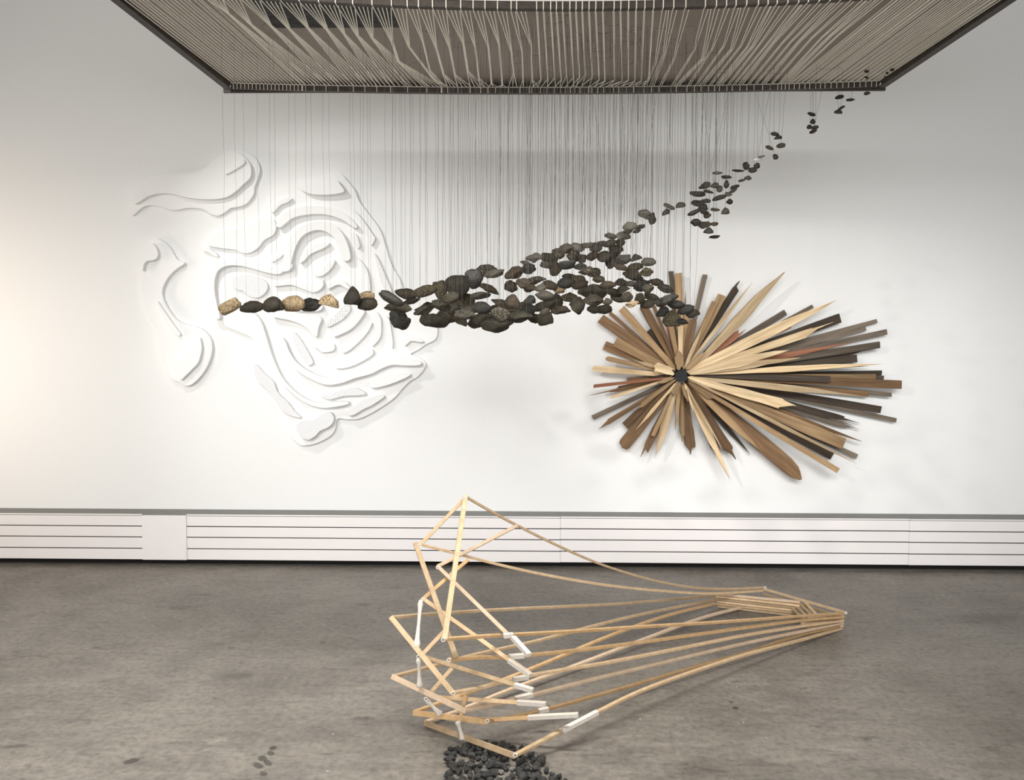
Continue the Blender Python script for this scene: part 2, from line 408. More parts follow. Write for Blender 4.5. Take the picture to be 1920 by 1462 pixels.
# ------------------------------------------------------------------ white layered wall reliefs
def slab(name, outline, off0, off1, parent, mat='foam', loop=True, n=4):
    """outline in photo pixels on the front plane; off = distance from the wall to back / front"""
    pts = [at(x, y, WALL_Y - off1) for x, y in outline]
    pts = smooth_loop(pts, n) if n > 1 else pts
    cl = [pts[0]]
    for p in pts[1:]:
        if (p - cl[-1]).length > 0.0015: cl.append(p)
    pts = cl; m = len(pts)
    V = [Vector((p.x, WALL_Y - off1, p.z)) for p in pts] + [Vector((p.x, WALL_Y - off0, p.z)) for p in pts]
    tris = tessellate_polygon([[Vector((p.x, p.z, 0)) for p in pts]])
    area2 = sum(pts[i].x * pts[(i + 1) % m].z - pts[(i + 1) % m].x * pts[i].z for i in range(m))
    Fc = []
    for t in tris:
        a, b_, c = [pts[i] for i in t]
        s = (b_.x - a.x) * (c.z - a.z) - (c.x - a.x) * (b_.z - a.z)
        t = tuple(t) if s > 0 else tuple(t)[::-1]
        Fc.append(t); Fc.append(tuple(i + m for i in t[::-1]))
    for i in range(m):
        j = (i + 1) % m
        q = (i, i + m, j + m, j)
        Fc.append(q if area2 > 0 else q[::-1])
    o = put(name, V, Fc, M[mat], parent)
    return add_bevel(o, 0.0025, 2, 50)

def strip(path, w0, w1=None, taper=0.35):
    """pixel outline of a band following a centre line"""
    pts = [p.to_2d() for p in smooth_path([Vector((x, y, 0)) for x, y in path], 3)]
    Lr, Rr = [], []; n = len(pts); w1 = w1 or w0
    for i, p in enumerate(pts):
        t = pts[min(i + 1, n - 1)] - pts[max(i - 1, 0)]; t.normalize()
        nr = Vector((-t.y, t.x)); u = i / (n - 1)
        w = (w0 + (w1 - w0) * u) * min(1, taper + (1 - taper) * min(u, 1 - u) * 6) / 2
        Lr.append(p + nr * w); Rr.append(p - nr * w)
    return [tuple(p) for p in Lr + Rr[::-1]]

B0, B1, T1 = 0.001, 0.030, 0.082     # wall, base sheet front, raised layer front
# forehead piece, upper left
pc = at(370, 350, WALL_Y)
rel = thing('wall_relief', pc, 'white wavy layered relief piece with a rounded right end, uppermost left on the wall', 'wall sculpture', 'white wall reliefs')
slab('base_layer', [(247,404),(244,385),(250,352),(268,337),(290,329),(315,325),(345,323),(370,320),(388,312),(402,298),(420,286),(440,281),(458,284),(475,293),(484,305),(487,320),(483,335),(477,350),(476,362),(470,372),(460,383),(445,388),(432,390),(420,399),(408,404),(395,401),(382,393),(368,390),(350,390),(328,394),(310,391),(295,386),(280,385),(268,388),(258,396)], B0, B1, rel)
slab('raised_layer', [(252,382),(250,360),(268,342),(290,334),(345,327),(372,324),(391,315),(405,301),(422,290),(444,287),(460,296),(470,312),(469,332),(455,346),(440,360),(425,369),(405,373),(375,373),(345,369),(320,363),(295,363),(275,369)], B1, T1 - .01, rel)
slab('raised_strip', [(422,324),(437,313),(450,305),(453,298),(459,300),(458,306),(446,315),(426,326)], T1 - .01, T1 + .008, rel)
# ear piece
pc = at(330, 600, WALL_Y)
rel = thing('wall_relief', pc, 'white tall S-curved layered relief piece at the far left, below the wavy piece', 'wall sculpture', 'white wall reliefs')
slab('base_layer', [(268,470),(276,452),(290,446),(303,451),(317,462),(326,477),(333,487),(346,493),(332,503),(319,515),(309,530),(304,545),(306,560),(316,580),(329,597),(345,607),(370,613),(385,622),(396,638),(397,660),(389,685),(375,706),(360,720),(347,723),(335,716),(322,710),(312,695),(302,665),(297,640),(295,615),(283,600),(274,585),(268,560),(265,530),(266,500)], B0, B1 + .01, rel)
slab('raised_layer', [(268,470),(276,459),(284,456),(292,463),(296,475),(293,484),(285,488),(276,489),(270,495),(267,508),(265,500),(265,483)], B1 + .01, T1, rel)
slab('raised_leaf', [(374,633),(378,650),(376,665),(371,680),(360,692),(346,706),(338,712),(330,701),(325,688),(324,676),(344,675),(354,663),(364,647)], B1 + .01, T1 - .004, rel)
slab('raised_strip', [(295,565),(304,578),(318,598),(330,615),(338,626),(333,629),(322,617),(309,600),(299,580)], B1 + .01, T1 - .012, rel)
# large face piece
pc = at(610, 590, WALL_Y)
rel = thing('wall_relief', pc, 'largest white layered relief, face shaped with curved ridges, partly behind the hanging stones', 'wall sculpture', 'white wall reliefs')
slab('base_layer', [(545,345),(560,338),(580,333),(605,329),(625,321),(641,327),(652,340),(665,356),(672,375),(684,392),(698,410),(712,430),(721,455),(730,485),(738,505),(748,520),(756,540),(772,560),(800,580),(818,600),(820,625),(815,637),(800,645),(785,655),(770,664),(786,670),(798,681),(793,695),(780,708),(768,715),(755,728),(740,745),(720,760),(695,775),(672,785),(650,786),(633,785),(628,805),(618,818),(595,830),(572,835),(560,832),(545,818),(535,800),(525,780),(520,770),(505,752),(490,730),(480,713),(475,697),(473,680),(479,662),(478,645),(470,632),(455,625),(435,617),(418,608),(405,592),(394,567),(388,545),(385,525),(387,505),(386,485),(379,465),(388,450),(398,438),(415,432),(445,426),(478,414),(498,388),(510,370),(525,354)], B0, B1, rel)
slab('raised_layer', [(388,459),(415,465),(440,468),(455,474),(470,473),(485,463),(495,450),(512,440),(518,426),(513,412),(496,408),(475,420),(440,430),(408,436),(394,446)], B1, T1 - .016, rel)
slab('raised_strip', strip([(378,465),(392,470),(408,480)], 6), B1, T1 - .014, rel)
slab('brow_band', [(398,592),(390,568),(386,545),(385,520),(391,503),(402,490),(420,484),(440,484),(470,489),(498,498),(518,503),(530,497),(547,494),(546,503),(533,507),(522,514),(500,511),(475,504),(450,498),(426,498),(410,506),(403,522),(402,545),(406,568),(412,596)], B1, T1, rel)
slab('raised_leaf', [(434,534),(438,520),(462,515),(488,521),(501,532),(500,544),(490,555),(479,558),(465,553),(455,545),(444,542)], B1, T1 - .02, rel, 'foam_lines')
slab('eye_arch', [(527,507),(531,482),(538,458),(550,437),(567,423),(590,416),(612,416),(632,426),(646,444),(655,468),(656,486),(643,488),(638,474),(632,456),(622,441),(605,432),(588,432),(570,440),(559,453),(551,472),(546,492),(543,506)], B1, T1 + .004, rel)
slab('raised_band', [(518,421),(530,402),(552,391),(580,386),(612,388),(642,398),(668,421),(664,427),(640,411),(610,402),(577,402),(548,409),(526,426)], B1, T1, rel)
slab('cap_leaf', [(558,350),(578,345),(605,346),(622,344),(631,337),(637,345),(645,358),(631,363),(605,365),(578,362)], B1, T1 + .006, rel)
slab('raised_strip', strip([(509,398),(522,382),(546,372)], 8), B1, T1 - .016, rel)
slab('raised_strip', strip([(509,490),(529,475),(545,456)], 6), B1, T1 - .018, rel)
slab('raised_band', strip([(562,492),(576,474),(595,464),(616,456)], 11), B1, T1 - .008, rel)
slab('raised_band', strip([(585,510),(600,512),(613,503),(626,488)], 11), B1, T1 - .008, rel)
slab('nose_band', [(514,529),(548,525),(572,530),(590,533),(599,526),(606,527),(604,539),(588,548),(566,541),(545,534),(516,536)], B1, T1 - .008, rel, 'foam_dots')
slab('raised_band', strip([(614,540),(626,531),(640,530),(655,541)], 9), B1, T1, rel)
slab('raised_leaf', [(664,394),(680,412),(700,441),(703,447),(696,460),(690,448),(680,425),(668,405)], B1, T1 - .016, rel)
slab('raised_leaf', [(658,443),(667,438),(674,458),(672,465),(667,462)], B1, T1 - .018, rel)
slab('raised_strip', strip([(671,484),(683,503),(689,520),(691,545),(688,565)], 6), B1, T1 - .016, rel)
slab('raised_leaf', [(702,475),(712,492),(724,520),(735,548),(727,548),(715,530),(708,505)], B1, T1 - .018, rel, 'foam_lines')
slab('lip_flap', [(509,592),(528,584),(552,592),(580,593),(602,596),(597,614),(594,630),(588,629),(578,617),(562,607),(542,600),(525,597)], B1, T1, rel)
slab('raised_band', [(548,570),(600,570),(597,583),(552,582)], B1, T1, rel)
slab('dotted_bar', [(645,572),(656,573),(655,584),(641,599),(617,612),(611,609),(616,601),(632,586)], B1, T1 - .016, rel, 'foam_dots')
slab('cheek_band', [(668,583),(684,583),(673,602),(655,619),(625,632),(632,621),(646,613),(658,601)], B1, T1 - .002, rel)
slab('raised_leaf', [(697,605),(690,622),(670,644),(650,660),(640,659),(656,645),(676,627)], B1, T1 - .014, rel)
slab('raised_leaf', [(704,584),(713,595),(715,612),(713,632),(700,648),(696,645),(703,620),(699,600)], B1, T1 - .012, rel)
slab('combed_bar', [(550,624),(558,629),(572,650),(586,676),(583,684),(576,684),(565,670),(552,645)], B1, T1 - .016, rel, 'foam_lines')
slab('raised_leaf', [(587,649),(598,650),(610,644),(626,645),(626,656),(615,660),(603,660),(597,655)], B1, T1 - .016, rel)
slab('dotted_bar', [(627,686),(645,680),(668,668),(688,657),(698,655),(699,664),(680,677),(655,688),(632,691)], B1, T1 - .008, rel, 'foam_dots')
slab('smile_band', [(528,636),(535,640),(543,660),(557,680),(578,695),(605,706),(628,708),(650,702),(678,694),(704,680),(725,672),(750,673),(786,677),(787,684),(760,685),(735,684),(715,691),(695,701),(665,709),(640,718),(610,721),(580,709),(556,693),(540,670)], B1, T1 + .008, rel)
slab('raised_leaf', [(692,721),(712,710),(745,702),(770,702),(750,713),(722,723),(700,727)], B1, T1 - .002, rel)
slab('smile_band', [(470,586),(478,588),(490,604),(499,630),(508,660),(518,685),(531,710),(550,731),(575,748),(600,755),(625,753),(651,753),(651,758),(625,763),(600,764),(575,756),(548,737),(527,714),(512,686),(501,657),(494,630),(486,608)], B1, T1 + .002, rel)
slab('raised_leaf', [(599,741),(620,738),(645,730),(668,728),(686,738),(670,741),(645,742),(622,748),(610,747)], B1, T1 - .006, rel, 'foam_lines')
slab('raised_leaf', [(651,775),(660,763),(680,750),(705,742),(721,743),(700,758),(680,768),(660,779)], B1, T1 - .008, rel, 'foam_lines')
slab('combed_leaf', [(475,687),(481,684),(495,700),(513,716),(520,735),(540,755),(553,772),(564,783),(545,779),(528,768),(514,747),(497,727),(481,712)], B1, T1 - .014, rel, 'foam_lines')
slab('chin_leaf', [(556,802),(562,791),(590,786),(604,776),(620,774),(626,786),(618,799),(600,808),(590,818),(578,824),(564,819)], B1, T1 - .002, rel, 'foam_lines')
slab('raised_strip', strip([(758,647),(767,637),(779,636),(793,640)], 7), B1, T1 - .012, rel)
slab('raised_strip', strip([(724,592),(730,615),(735,652)], 6), B1, T1 - .016, rel)

# ------------------------------------------------------------------ starburst of broken laths on the wall
CX, CY = 1277.0, 704.0
burst = thing('wood_starburst', at(CX, CY, WALL_Y - 0.01), 'starburst of broken wooden laths radiating from a black hole, mounted on the wall at right', 'wall sculpture')
def cyl(c, r, y0, y1, n=28):
    V = []; 
    for y in (y0, y1):
        for k in range(n):
            a = 2 * math.pi * k / n; V.append((c.x + r * math.cos(a), y, c.z + r * math.sin(a)))
    Fc = [tuple(range(n)), tuple(range(n, 2 * n))[::-1]] + [(k, k + n, (k + 1) % n + n, (k + 1) % n) for k in range(n)]
    return V, Fc
hc = at(CX, CY, WALL_Y - 0.15)
put('hole_shade', *cyl(hc, 0.043, WALL_Y - 0.150, WALL_Y - 0.002), M['hole_shade'], burst)  # black plug stands in for the dark inside of the centre hole

TONE = {'p': 'w_pale', 't': 'w_tan', 'b': 'w_brown', 'd': 'w_dark', 'g': 'w_grey', 'r': 'w_red'}
# tip x, tip y, width px, tone, layer(0 back .. 4 front), end style, [root x, root y]
SL = [
 (1258,508,9,'g',0,'c'),(1272,512,13,'t',1,'c'),(1281,527,4,'p',2,'p'),(1322,515,9,'g',0,'c'),(1286,545,4,'b',1,'p'),
 (1354,553,15,'t',1,'c'),(1340,566,10,'t',2,'c'),(1382,538,12,'d',0,'h'),(1411,529,7,'p',2,'p'),(1471,509,21,'p',3,'p',1300,690),
 (1389,586,5,'d',1,'p'),(1473,585,11,'g',0,'c'),(1524,574,7,'g',0,'c'),(1569,562,20,'p',3,'p'),(1481,609,12,'r',2,'c'),
 (1575,596,17,'d',0,'c'),(1562,604,6,'p',2,'p'),(1546,614,14,'p',3,'s'),(1645,606,16,'g',0,'n'),(1663,622,10,'g',0,'c'),
 (1597,642,11,'r',1,'p'),(1650,646,12,'g',1,'c'),(1480,656,17,'p',4,'p'),(1640,656,7,'d',0,'s'),(1606,672,14,'d',0,'c'),
 (1653,682,11,'p',3,'p'),(1500,670,13,'p',4,'p'),(1630,686,8,'d',0,'p'),(1653,699,9,'d',0,'c'),(1656,709,10,'d',0,'c'),
 (1641,711,19,'t',1,'c'),(1556,711,12,'d',2,'c'),(1690,721,15,'b',1,'c'),(1627,739,10,'b',0,'c'),(1672,740,8,'g',0,'c'),
 (1627,744,12,'p',3,'p'),(1651,768,13,'d',0,'c'),(1681,788,8,'g',0,'c'),(1492,764,18,'p',3,'s'),(1613,795,13,'d',0,'s'),
 (1612,806,11,'g',0,'s'),(1616,828,12,'b',1,'p'),(1582,832,21,'t',2,'c'),(1607,856,9,'g',0,'c'),(1608,870,7,'p',4,'p'),
 (1560,855,14,'d',0,'c'),(1571,882,10,'t',3,'c'),(1505,896,29,'b',1,'k'),(1427,846,14,'t',2,'p'),(1408,853,9,'d',0,'p'),
 (1368,897,14,'p',3,'p'),(1358,848,5,'p',4,'p'),(1378,862,17,'b',1,'s'),(1350,860,14,'d',0,'s'),(1296,852,18,'b',0,'s'),
 (1280,829,9,'t',1,'s'),(1266,806,8,'t',2,'p'),(1229,854,15,'p',2,'p'),(1230,830,8,'t',2,'p'),(1224,817,7,'t',3,'c'),
 (1203,859,14,'b',1,'s'),(1166,839,23,'b',1,'r'),(1190,808,6,'p',4,'p'),(1174,800,20,'b',0,'c'),(1121,803,9,'b',1,'s'),
 (1193,767,8,'t',3,'s'),(1111,783,9,'g',0,'c'),(1145,745,6,'p',3,'c'),(1098,743,3.5,'b',1,'p'),(1142,733,10,'b',1,'s'),
 (1113,724,6,'r',3,'c'),(1176,713,10,'b',1,'c'),(1110,690,11,'p',2,'r'),(1135,671,9,'t',2,'r'),(1133,647,16,'b',0,'c'),
 (1153,640,18,'t',1,'c'),(1126,597,18,'b',1,'c'),(1143,586,7,'b',0,'c'),(1165,578,14,'t',2,'c'),(1206,574,15,'b',1,'c'),
 (1226,574,7,'b',2,'c'),(1243,571,9,'r',1,'c'),(1218,618,13,'d',0,'c'),(1258,610,9,'t',3,'c'),(1276,611,9,'p',3,'c'),
 (1300,598,15,'b',2,'r'),(1288,590,11,'t',2,'c'),(1316,615,7,'p',3,'p'),(1324,658,10,'t',4,'p'),(1271,655,16,'t',4,'p'),
 (1224,686,17,'p',4,'s'),(1185,674,7,'p',3,'p'),(1206,698,16,'d',2,'p'),(1264,739,11,'t',4,'r'),(1290,754,8,'t',4,'p'),
 (1337,748,10,'t',3,'s'),(1231,719,8,'t',4,'p'),(1302,777,4,'p',4,'p'),(1398,615,12,'r',1,'s'),(1252,740,5,'p',4,'p'),
]
def lath_piece(rec, idx):
    tx, ty, w, tone, lay, style = rec[:6]
    d = math.hypot(tx - CX, ty - CY)
    r0 = 11 + rnd.random() * 5
    if len(rec) > 6: rx, ry = rec[6:8]
    else:
        j = rnd.uniform(-2.0, 2.0); ux, uy = (tx - CX) / d, (ty - CY) / d
        rx, ry = CX + ux * r0 - uy * j, CY + uy * r0 + ux * j
    off_r = 0.045 + 0.036 * lay + rnd.uniform(-.008, .008)
    off_t = 0.035 + 0.036 * lay + rnd.uniform(-.010, .018) + min(d, 420) * 0.00008 * (0.4 + lay * .35)
    R_ = at(rx, ry, WALL_Y - off_r); T_ = at(tx, ty, WALL_Y - off_t)
    X = (T_ - R_); ln = X.length; X.normalize()
    Z = Vector((0, -1, 0)); Z = (Z - X * Z.dot(X)).normalized(); Y = Z.cross(X)
    tilt = rnd.uniform(-.22, .22); Z, Y = (Z * math.cos(tilt) + Y * math.sin(tilt)), (Y * math.cos(tilt) - Z * math.sin(tilt))
    W = w * 0.00375; H = min(0.022, max(0.007, W * .38)); h = W / 2
    wr = h * (rnd.uniform(.30, .42) if style == 'p' else rnd.uniform(.5, .7)) if d > 120 else h * .7
    J = lambda a: rnd.uniform(-a, a)
    top, bot = [], []          # (u, v) upper and lower edges from root to tip
    top.append((0.0, wr * .3)); bot.append((0.010 + rnd.random() * .02, -wr * .5))
    top.append((0.03 * ln, wr)); bot.append((0.05 * ln, -wr))
    k = 5
    end = {'c': 1.0, 'p': 0.60, 's': 0.86, 'r': 0.95, 'n': 0.86, 'h': 0.97, 'k': .86}[style]
    for i in range(1, k + 1):
        u = end * i / k * ln
        g = wr + (h - wr) * min(1, i / 4)
        if style in 'ps': g *= 1 + J(.10)
        elif tone in 'pt': g *= 1 + J(.05)
        if i < k or style != 'c':
            top.append((u, g)); bot.append((u - .004, -g))
    tip = []
    if style == 'c': top.append((ln + J(.003), h)); bot.append((ln + J(.003), -h))
    elif style == 'p':
        top += [(ln * .72, h * (.78 + J(.15))), (ln * .86, h * (.42 + J(.12))), (ln * .94, h * (.16 + J(.06)))]
        bot += [(ln * .70, -h * (.70 + J(.2))), (ln * .84, -h * (.40 + J(.15))), (ln * .93, -h * (.22 + J(.06)))]
        tip = [(ln, J(.1) * h)]
    elif style == 's':
        q = J(.45); tip = [(ln * (.93 + J(.05)), h * (.85 + J(.1))), (ln * (.90 + J(.03)), h * (q + .3)), (ln, h * q), (ln * (.95 + J(.02)), h * (q - .12)), (ln * (.86 + J(.05)), -h * .8)]
    elif style == 'r':
        top.append((ln * .985, h * .75)); bot.append((ln * .975, -h * .8)); tip = [(ln, h * .1)]
    elif style == 'n':
        top.append((ln, h)); tip = [(ln, h * .1), (ln * .935, h * .1)]; bot.append((ln * .935, -h))
    elif style == 'h':
        top += [(ln * .985, h * .9), (ln * 1.06, h * .5), (ln * 1.07, h * .35)]; tip = [(ln * 1.0, h * .3)]; bot.append((ln * .975, -h))
    elif style == 'k':
        top += [(ln * .93, h * .75), (ln * .955, h * .45)]; tip = [(ln, -h * .25), (ln * .99, -h * .5)]; bot += [(ln * .93, -h * .9)]
    out = bot + tip[::-1] + top[::-1]
    m = len(out)
    V = [Vector((u, v, H / 2)) for u, v in out] + [Vector((u, v, -H / 2)) for u, v in out]
    tris = tessellate_polygon([[Vector((u, v, 0)) for u, v in out]])
    Fc = []
    for t in tris:
        a, b_, c = [V[i] for i in t]
        t = tuple(t) if (b_ - a).cross(c - a).z > 0 else tuple(t)[::-1]
        Fc.append(t); Fc.append(tuple(i + m for i in t[::-1]))
    for i in range(m):
        j2 = (i + 1) % m; Fc.append((i, i + m, j2 + m, j2))
    me = bpy.data.meshes.new('lath'); me.from_pydata([tuple(v) for v in V], [], Fc); me.validate(); me.update()
    me.materials.append(M[TONE[tone]])
    o = bpy.data.objects.new('lath', me); C.objects.link(o)
    o.parent = burst
    R3 = Matrix((X, Y, Z)).transposed()
    o.matrix_local = Matrix.Translation(R_ - WORLD_LOC[burst.name]) @ R3.to_4x4()
    add_bevel(o, 0.0012, 1, 60)
for i, rec in enumerate(SL): lath_piece(rec, i)

# ------------------------------------------------------------------ batten sculpture on the floor
def lerp_inv(d0, d1, u): return 1.0 / ((1 - u) / d0 + u / d1)
def path_px(px, d0, d1, n=5):
    """pixel polyline with a depth at each end -> smooth path in space"""
    ls = [0.0]
    for a, b_ in zip(px, px[1:]): ls.append(ls[-1] + math.hypot(b_[0] - a[0], b_[1] - a[1]))
    pts = [at(x, y, lerp_inv(d0, d1, l / ls[-1])) for (x, y), l in zip(px, ls)]
    return smooth_path(pts, n)
def fl(px, py, z=0.0): return at_z(px, py, z)

sculpt = thing('batten_sculpture', fl(1150, 1290), 'open fan-shaped sculpture of thin pine battens tied together, standing on the concrete floor', 'sculpture')
BW, BH = 0.018, 0.012
def batten(pts, mat='batten', w=BW, h=BH, up=(0, 0, 1), name='batten'):
    o = put(name, *lath(pts, w, h, up), M[mat], sculpt); return add_bevel(o, 0.0012, 1, 50)
def wrap(px, d0, d1, w=0.0195, h=0.0150):
    pts = path_px(px, d0, d1, 3)
    return put('gauze_wrap', *lath(pts, w, h), M['gauze'], sculpt)

A = fl(1343, 1139); Bp = fl(1497, 1157); T = fl(1578, 1180); K = fl(1430, 1133)
zl = [0.009 + 0.0150 * i for i in range(6)]
dT = [T.y + 0.01 * (i % 2) for i in range(6)]
# front battens: left corner -> tip of the stack, layer 0 on the floor
FR = [([(965,1416),(1010,1392),(1060,1366),(1120,1335),(1200,1296),(1300,1259),(1400,1227),(1500,1200),(1577,1178)], 2.965, 'batten'),
      ([(912,1353),(960,1344),(1010,1333),(1120,1303),(1200,1280),(1300,1251),(1400,1223),(1500,1190),(1577,1173)], 3.15, 'batten_gold'),
      ([(872,1332),(960,1312),(1000,1302),(1120,1271),(1200,1252),(1300,1228),(1400,1205),(1500,1184),(1580,1168)], 3.09, 'batten_pink'),
      ([(848,1299),(900,1289),(960,1273),(1040,1258),(1120,1245),(1200,1230),(1300,1210),(1400,1190),(1500,1174),(1580,1163)], 3.05, 'batten'),
      ([(843,1236),(900,1232),(955,1231),(1080,1219),(1200,1204),(1300,1190),(1400,1176),(1500,1163),(1582,1156)], 3.06, 'batten_gold'),
      ([(834,1198),(900,1193),(955,1190),(1080,1183),(1200,1175),(1350,1166),(1500,1155),(1585,1149)], 3.03, 'batten_gold')]
for i, (px, d0, mt) in enumerate(FR): batten(path_px(px, d0, T.y + 0.004 * (i % 2)), mt)
# back battens
BK = [([(797,1354),(835,1341),(870,1328),(960,1291),(1080,1247),(1200,1201),(1310,1160),(1388,1139)], 3.29, A.y - .08, 'batten_pink'),
      ([(776,1335),(870,1301),(960,1268),(1055,1229),(1150,1189),(1250,1154),(1341,1131)], 3.29, A.y, 'batten_gold'),
      ([(737,1268),(825,1245),(895,1226),(1000,1203),(1080,1182),(1200,1152),(1341,1124)], 3.32, A.y, 'batten'),
      ([(736,1157),(835,1149),(950,1142),(1120,1134),(1220,1127),(1341,1116)], 3.40, A.y, 'batten'),
      ([(787,1020),(850,1036),(930,1057),(1020,1077),(1117,1094),(1200,1104),(1290,1111),(1345,1112),(1430,1107)], 3.60, K.y, 'batten'),
      ([(873,931),(920,958),(970,985),(1040,1020),(1117,1054),(1190,1078),(1250,1093),(1310,1102),(1370,1104),(1433,1101)], 3.80, K.y, 'batten')]
for px, d0, d1, mt in BK: batten(path_px(px, d0, d1), mt)
# left edges: back corner -> front corner
ED = [((797,1355),(966,1417),3.29,2.96,'batten'), ((775,1336),(914,1353),3.29,3.145,'batten_gold'), ((735,1268),(874,1333),3.32,3.085,'batten_pink'),
      ((733,1157),(850,1300),3.40,3.045,'batten'), ((779,1018),(855,1233),3.60,3.055,'batten'), ((873,929),(833,1199),3.80,3.02,'batten')]
for a, b_, d0, d1, mt in ED: batten([at(*a, d0), at(*b_, d1)], mt, 0.021, 0.012, (0.25, -1, 0.25))
batten([at(789,1020,3.61), at(868,938,3.80)], 'batten', 0.016, 0.012, (0, -1, .2))
# inner diagonals, most ending in gauze
IN = [((970,985),(820,1062),3.93,3.62,'batten_pink'), ((821,1062),(992,1228),3.61,3.03,'batten_pink'), ((878,1049),(795,1121),3.68,3.45,'batten_gold'),
      ((793,1122),(995,1266),3.45,3.04,'batten'), ((832,1184),(792,1227),3.30,3.24,'batten'), ((848,1252),(804,1302),3.28,3.22,'batten'),
      ((800,1233),(998,1294),3.24,3.00,'batten'), ((818,1307),(1022,1320),3.20,3.06,'batten'), ((873,1303),(862,1350),3.15,3.13,'batten_gold'),
      ((900,1350),(1083,1340),3.18,3.10,'batten_gold')]
for a, b_, d0, d1, mt in IN: batten([at(*a, d0), at(*b_, d1)], mt, 0.016, 0.012, (0.1, -1, 0.5))
# gauze bound along battens
for px, d0, d1 in [([(944,1192),(962,1190)],3.115,3.125), ([(955,1231),(982,1229)],3.135,3.155), ([(962,1273),(990,1269)],3.125,3.15), ([(966,1310),(998,1302)],3.165,3.195),
                   ([(1010,1333),(1028,1329)],3.245,3.26), ([(1055,1369),(1120,1335)],3.105,3.21), ([(962,1195),(992,1228)],3.11,3.025), ([(955,1238),(995,1266)],3.11,3.04),
                   ([(965,1284),(999,1294)],3.025,3.00), ([(970,1316.5),(1023,1320)],3.09,3.058), ([(1015,1343.5),(1084,1340)],3.125,3.098), ([(990,1345),(1015,1343.5)],3.135,3.125)]:
    wrap(px, d0, d1)
def bone(a, b_, da, db, r=0.010):
    p, q = at(*a, da), at(*b_, db); pts = [p.lerp(q, t) for t in (0, .08, .2, .5, .8, .92, 1)]
    V, Fc = tube(pts, r, 8, [r * .9, r * 1.25, r * .85, r * .7, r * 1.0, r * 1.5, r * 1.1])
    o = put('gauze_tie', V, Fc, M['gauze'], sculpt, True)
for a in [((789,1126),(781,1215),3.44,3.25), ((785,1234),(787,1288),3.22,3.21), ((800,1312),(826,1340),3.22,3.21), ((858,1352),(868,1386),3.15,3.14)]: bone(*a)
# small cord knots at the joints
for x, y, d in [(873,933,3.78),(787,1022,3.58),(821,1063,3.6),(793,1122,3.44),(831,1198,3.0),(842,1236,3.04),(785,1230,3.22),(799,1309,3.2),(966,1414,2.95),(914,1350,3.13),(850,1298,3.03),(1434,1101,K.y-.02),(1585,1148,T.y-.02)]:
    c = at(x, y, d); V, Fc = tube([c + Vector((0.007 * math.cos(k * .9), -.006, .007 * math.sin(k * .9))) for k in range(8)], 0.0022, 5)
    put('cord_knot', V, Fc, M['white_cord'], sculpt)
# stacked ends at the right
for i in range(6):
    z = zl[i]; j = rnd.uniform(-.008, .008)
    p = Vector((A.x + j, A.y, z)); q = Vector((Bp.x + rnd.uniform(-.01, .01), Bp.y, z + (.004 if i == 5 else 0)))
    batten([p, q], 'batten_pink' if i == 5 else 'batten')
for i in (2, 3, 4, 5):
    p = Vector((Bp.x - .01 + .022 * (i - 3), Bp.y + .02, zl[i] + .006)); q = at(1512 + 8 * (i - 2), 1164 - 2 * (i - 2), 4.50)
    batten([p, q], 'batten', 0.016, 0.011)
for i in (1, 3, 5):
    batten([Vector((K.x, K.y, zl[i] + .012)), Vector((T.x + .012, T.y + .01, zl[i] + .010))], 'batten')
for i in range(6):
    q = Vector((T.x + .006 * (i % 2), T.y - .004, zl[i])); p = at(1502 + 6 * (i % 3), 1189 - 6.6 * i, 4.46)
    batten([p, q], 'batten' if i % 2 else 'batten_gold', 0.015, 0.011)

# ------------------------------------------------------------------ string frame hung from the ceiling
ZF = 2.96; XL, XR = -1.66, 1.91; YF, YN = 4.55, 3.27
frame = thing('string_frame', ((XL + XR) / 2, 3.9, ZF), 'dark rectangular frame strung with cream cords, hung overhead with a grey board', 'hanging frame')
def near_pt(s, dy=0.0, dz=0.0):
    c = 1 - (2 * s - 1) ** 2
    x = XL - 0.029 + (XR + 0.016 - XL + 0.029) * s
    y = YN + 0.10 * c
    px_y = -36 + 48 * c                          # photo height of the bar along its length
    r = ray(178 + 1759 * s, px_y); z = EYE.z + r.z * (y / r.y)
    return Vector((x, y + dy, z + dz))
def far_pt(s, dy=0.0, dz=0.0):
    c = 1 - (2 * s - 1) ** 2
    return Vector((XL + 0.026 + (XR - 0.017 - XL - 0.026) * s, YF + dy, ZF - 0.030 * c + dz))
BS = 0.030
o = put('bar', *lath([near_pt(k / 24) for k in range(25)], BS, 0.029), M['bar'], frame)
o = put('bar', *lath([far_pt(k / 24) for k in range(25)], BS, 0.029), M['bar'], frame)
for s in (0, 1):
    put('bar', *lath([near_pt(s), far_pt(s)], 0.036, 0.036), M['bar'], frame)
zb = ZF + 0.018
bx0, bx1 = XL - .01, XR + .01
put('board_edge', *box(bx0, bx1, YF + 0.017, YF + 0.032, zb - 0.045, zb), M['bar'], frame)
put('backing_board', *box(bx0, bx1, YN - 0.02, YF + 0.032, zb, zb + 0.02), M['panel'], frame)
p0 = at_z(510, 50, zb); p1 = at_z(750, 50, zb)
put('dark_patch', *box(p0.x, p1.x, YN + .02, p0.y, zb - 0.006, zb - 0.0005), M['slate'], frame)
for x, y in ((XL + .25, 3.5), (XR - .25, 3.5), (XL + .25, 4.3), (XR - .25, 4.3)):
    put('suspension_cable', *tube([(x, y, zb + 0.02), (x, y, CEIL_Z)], 0.004, 6), M['wire'], frame)
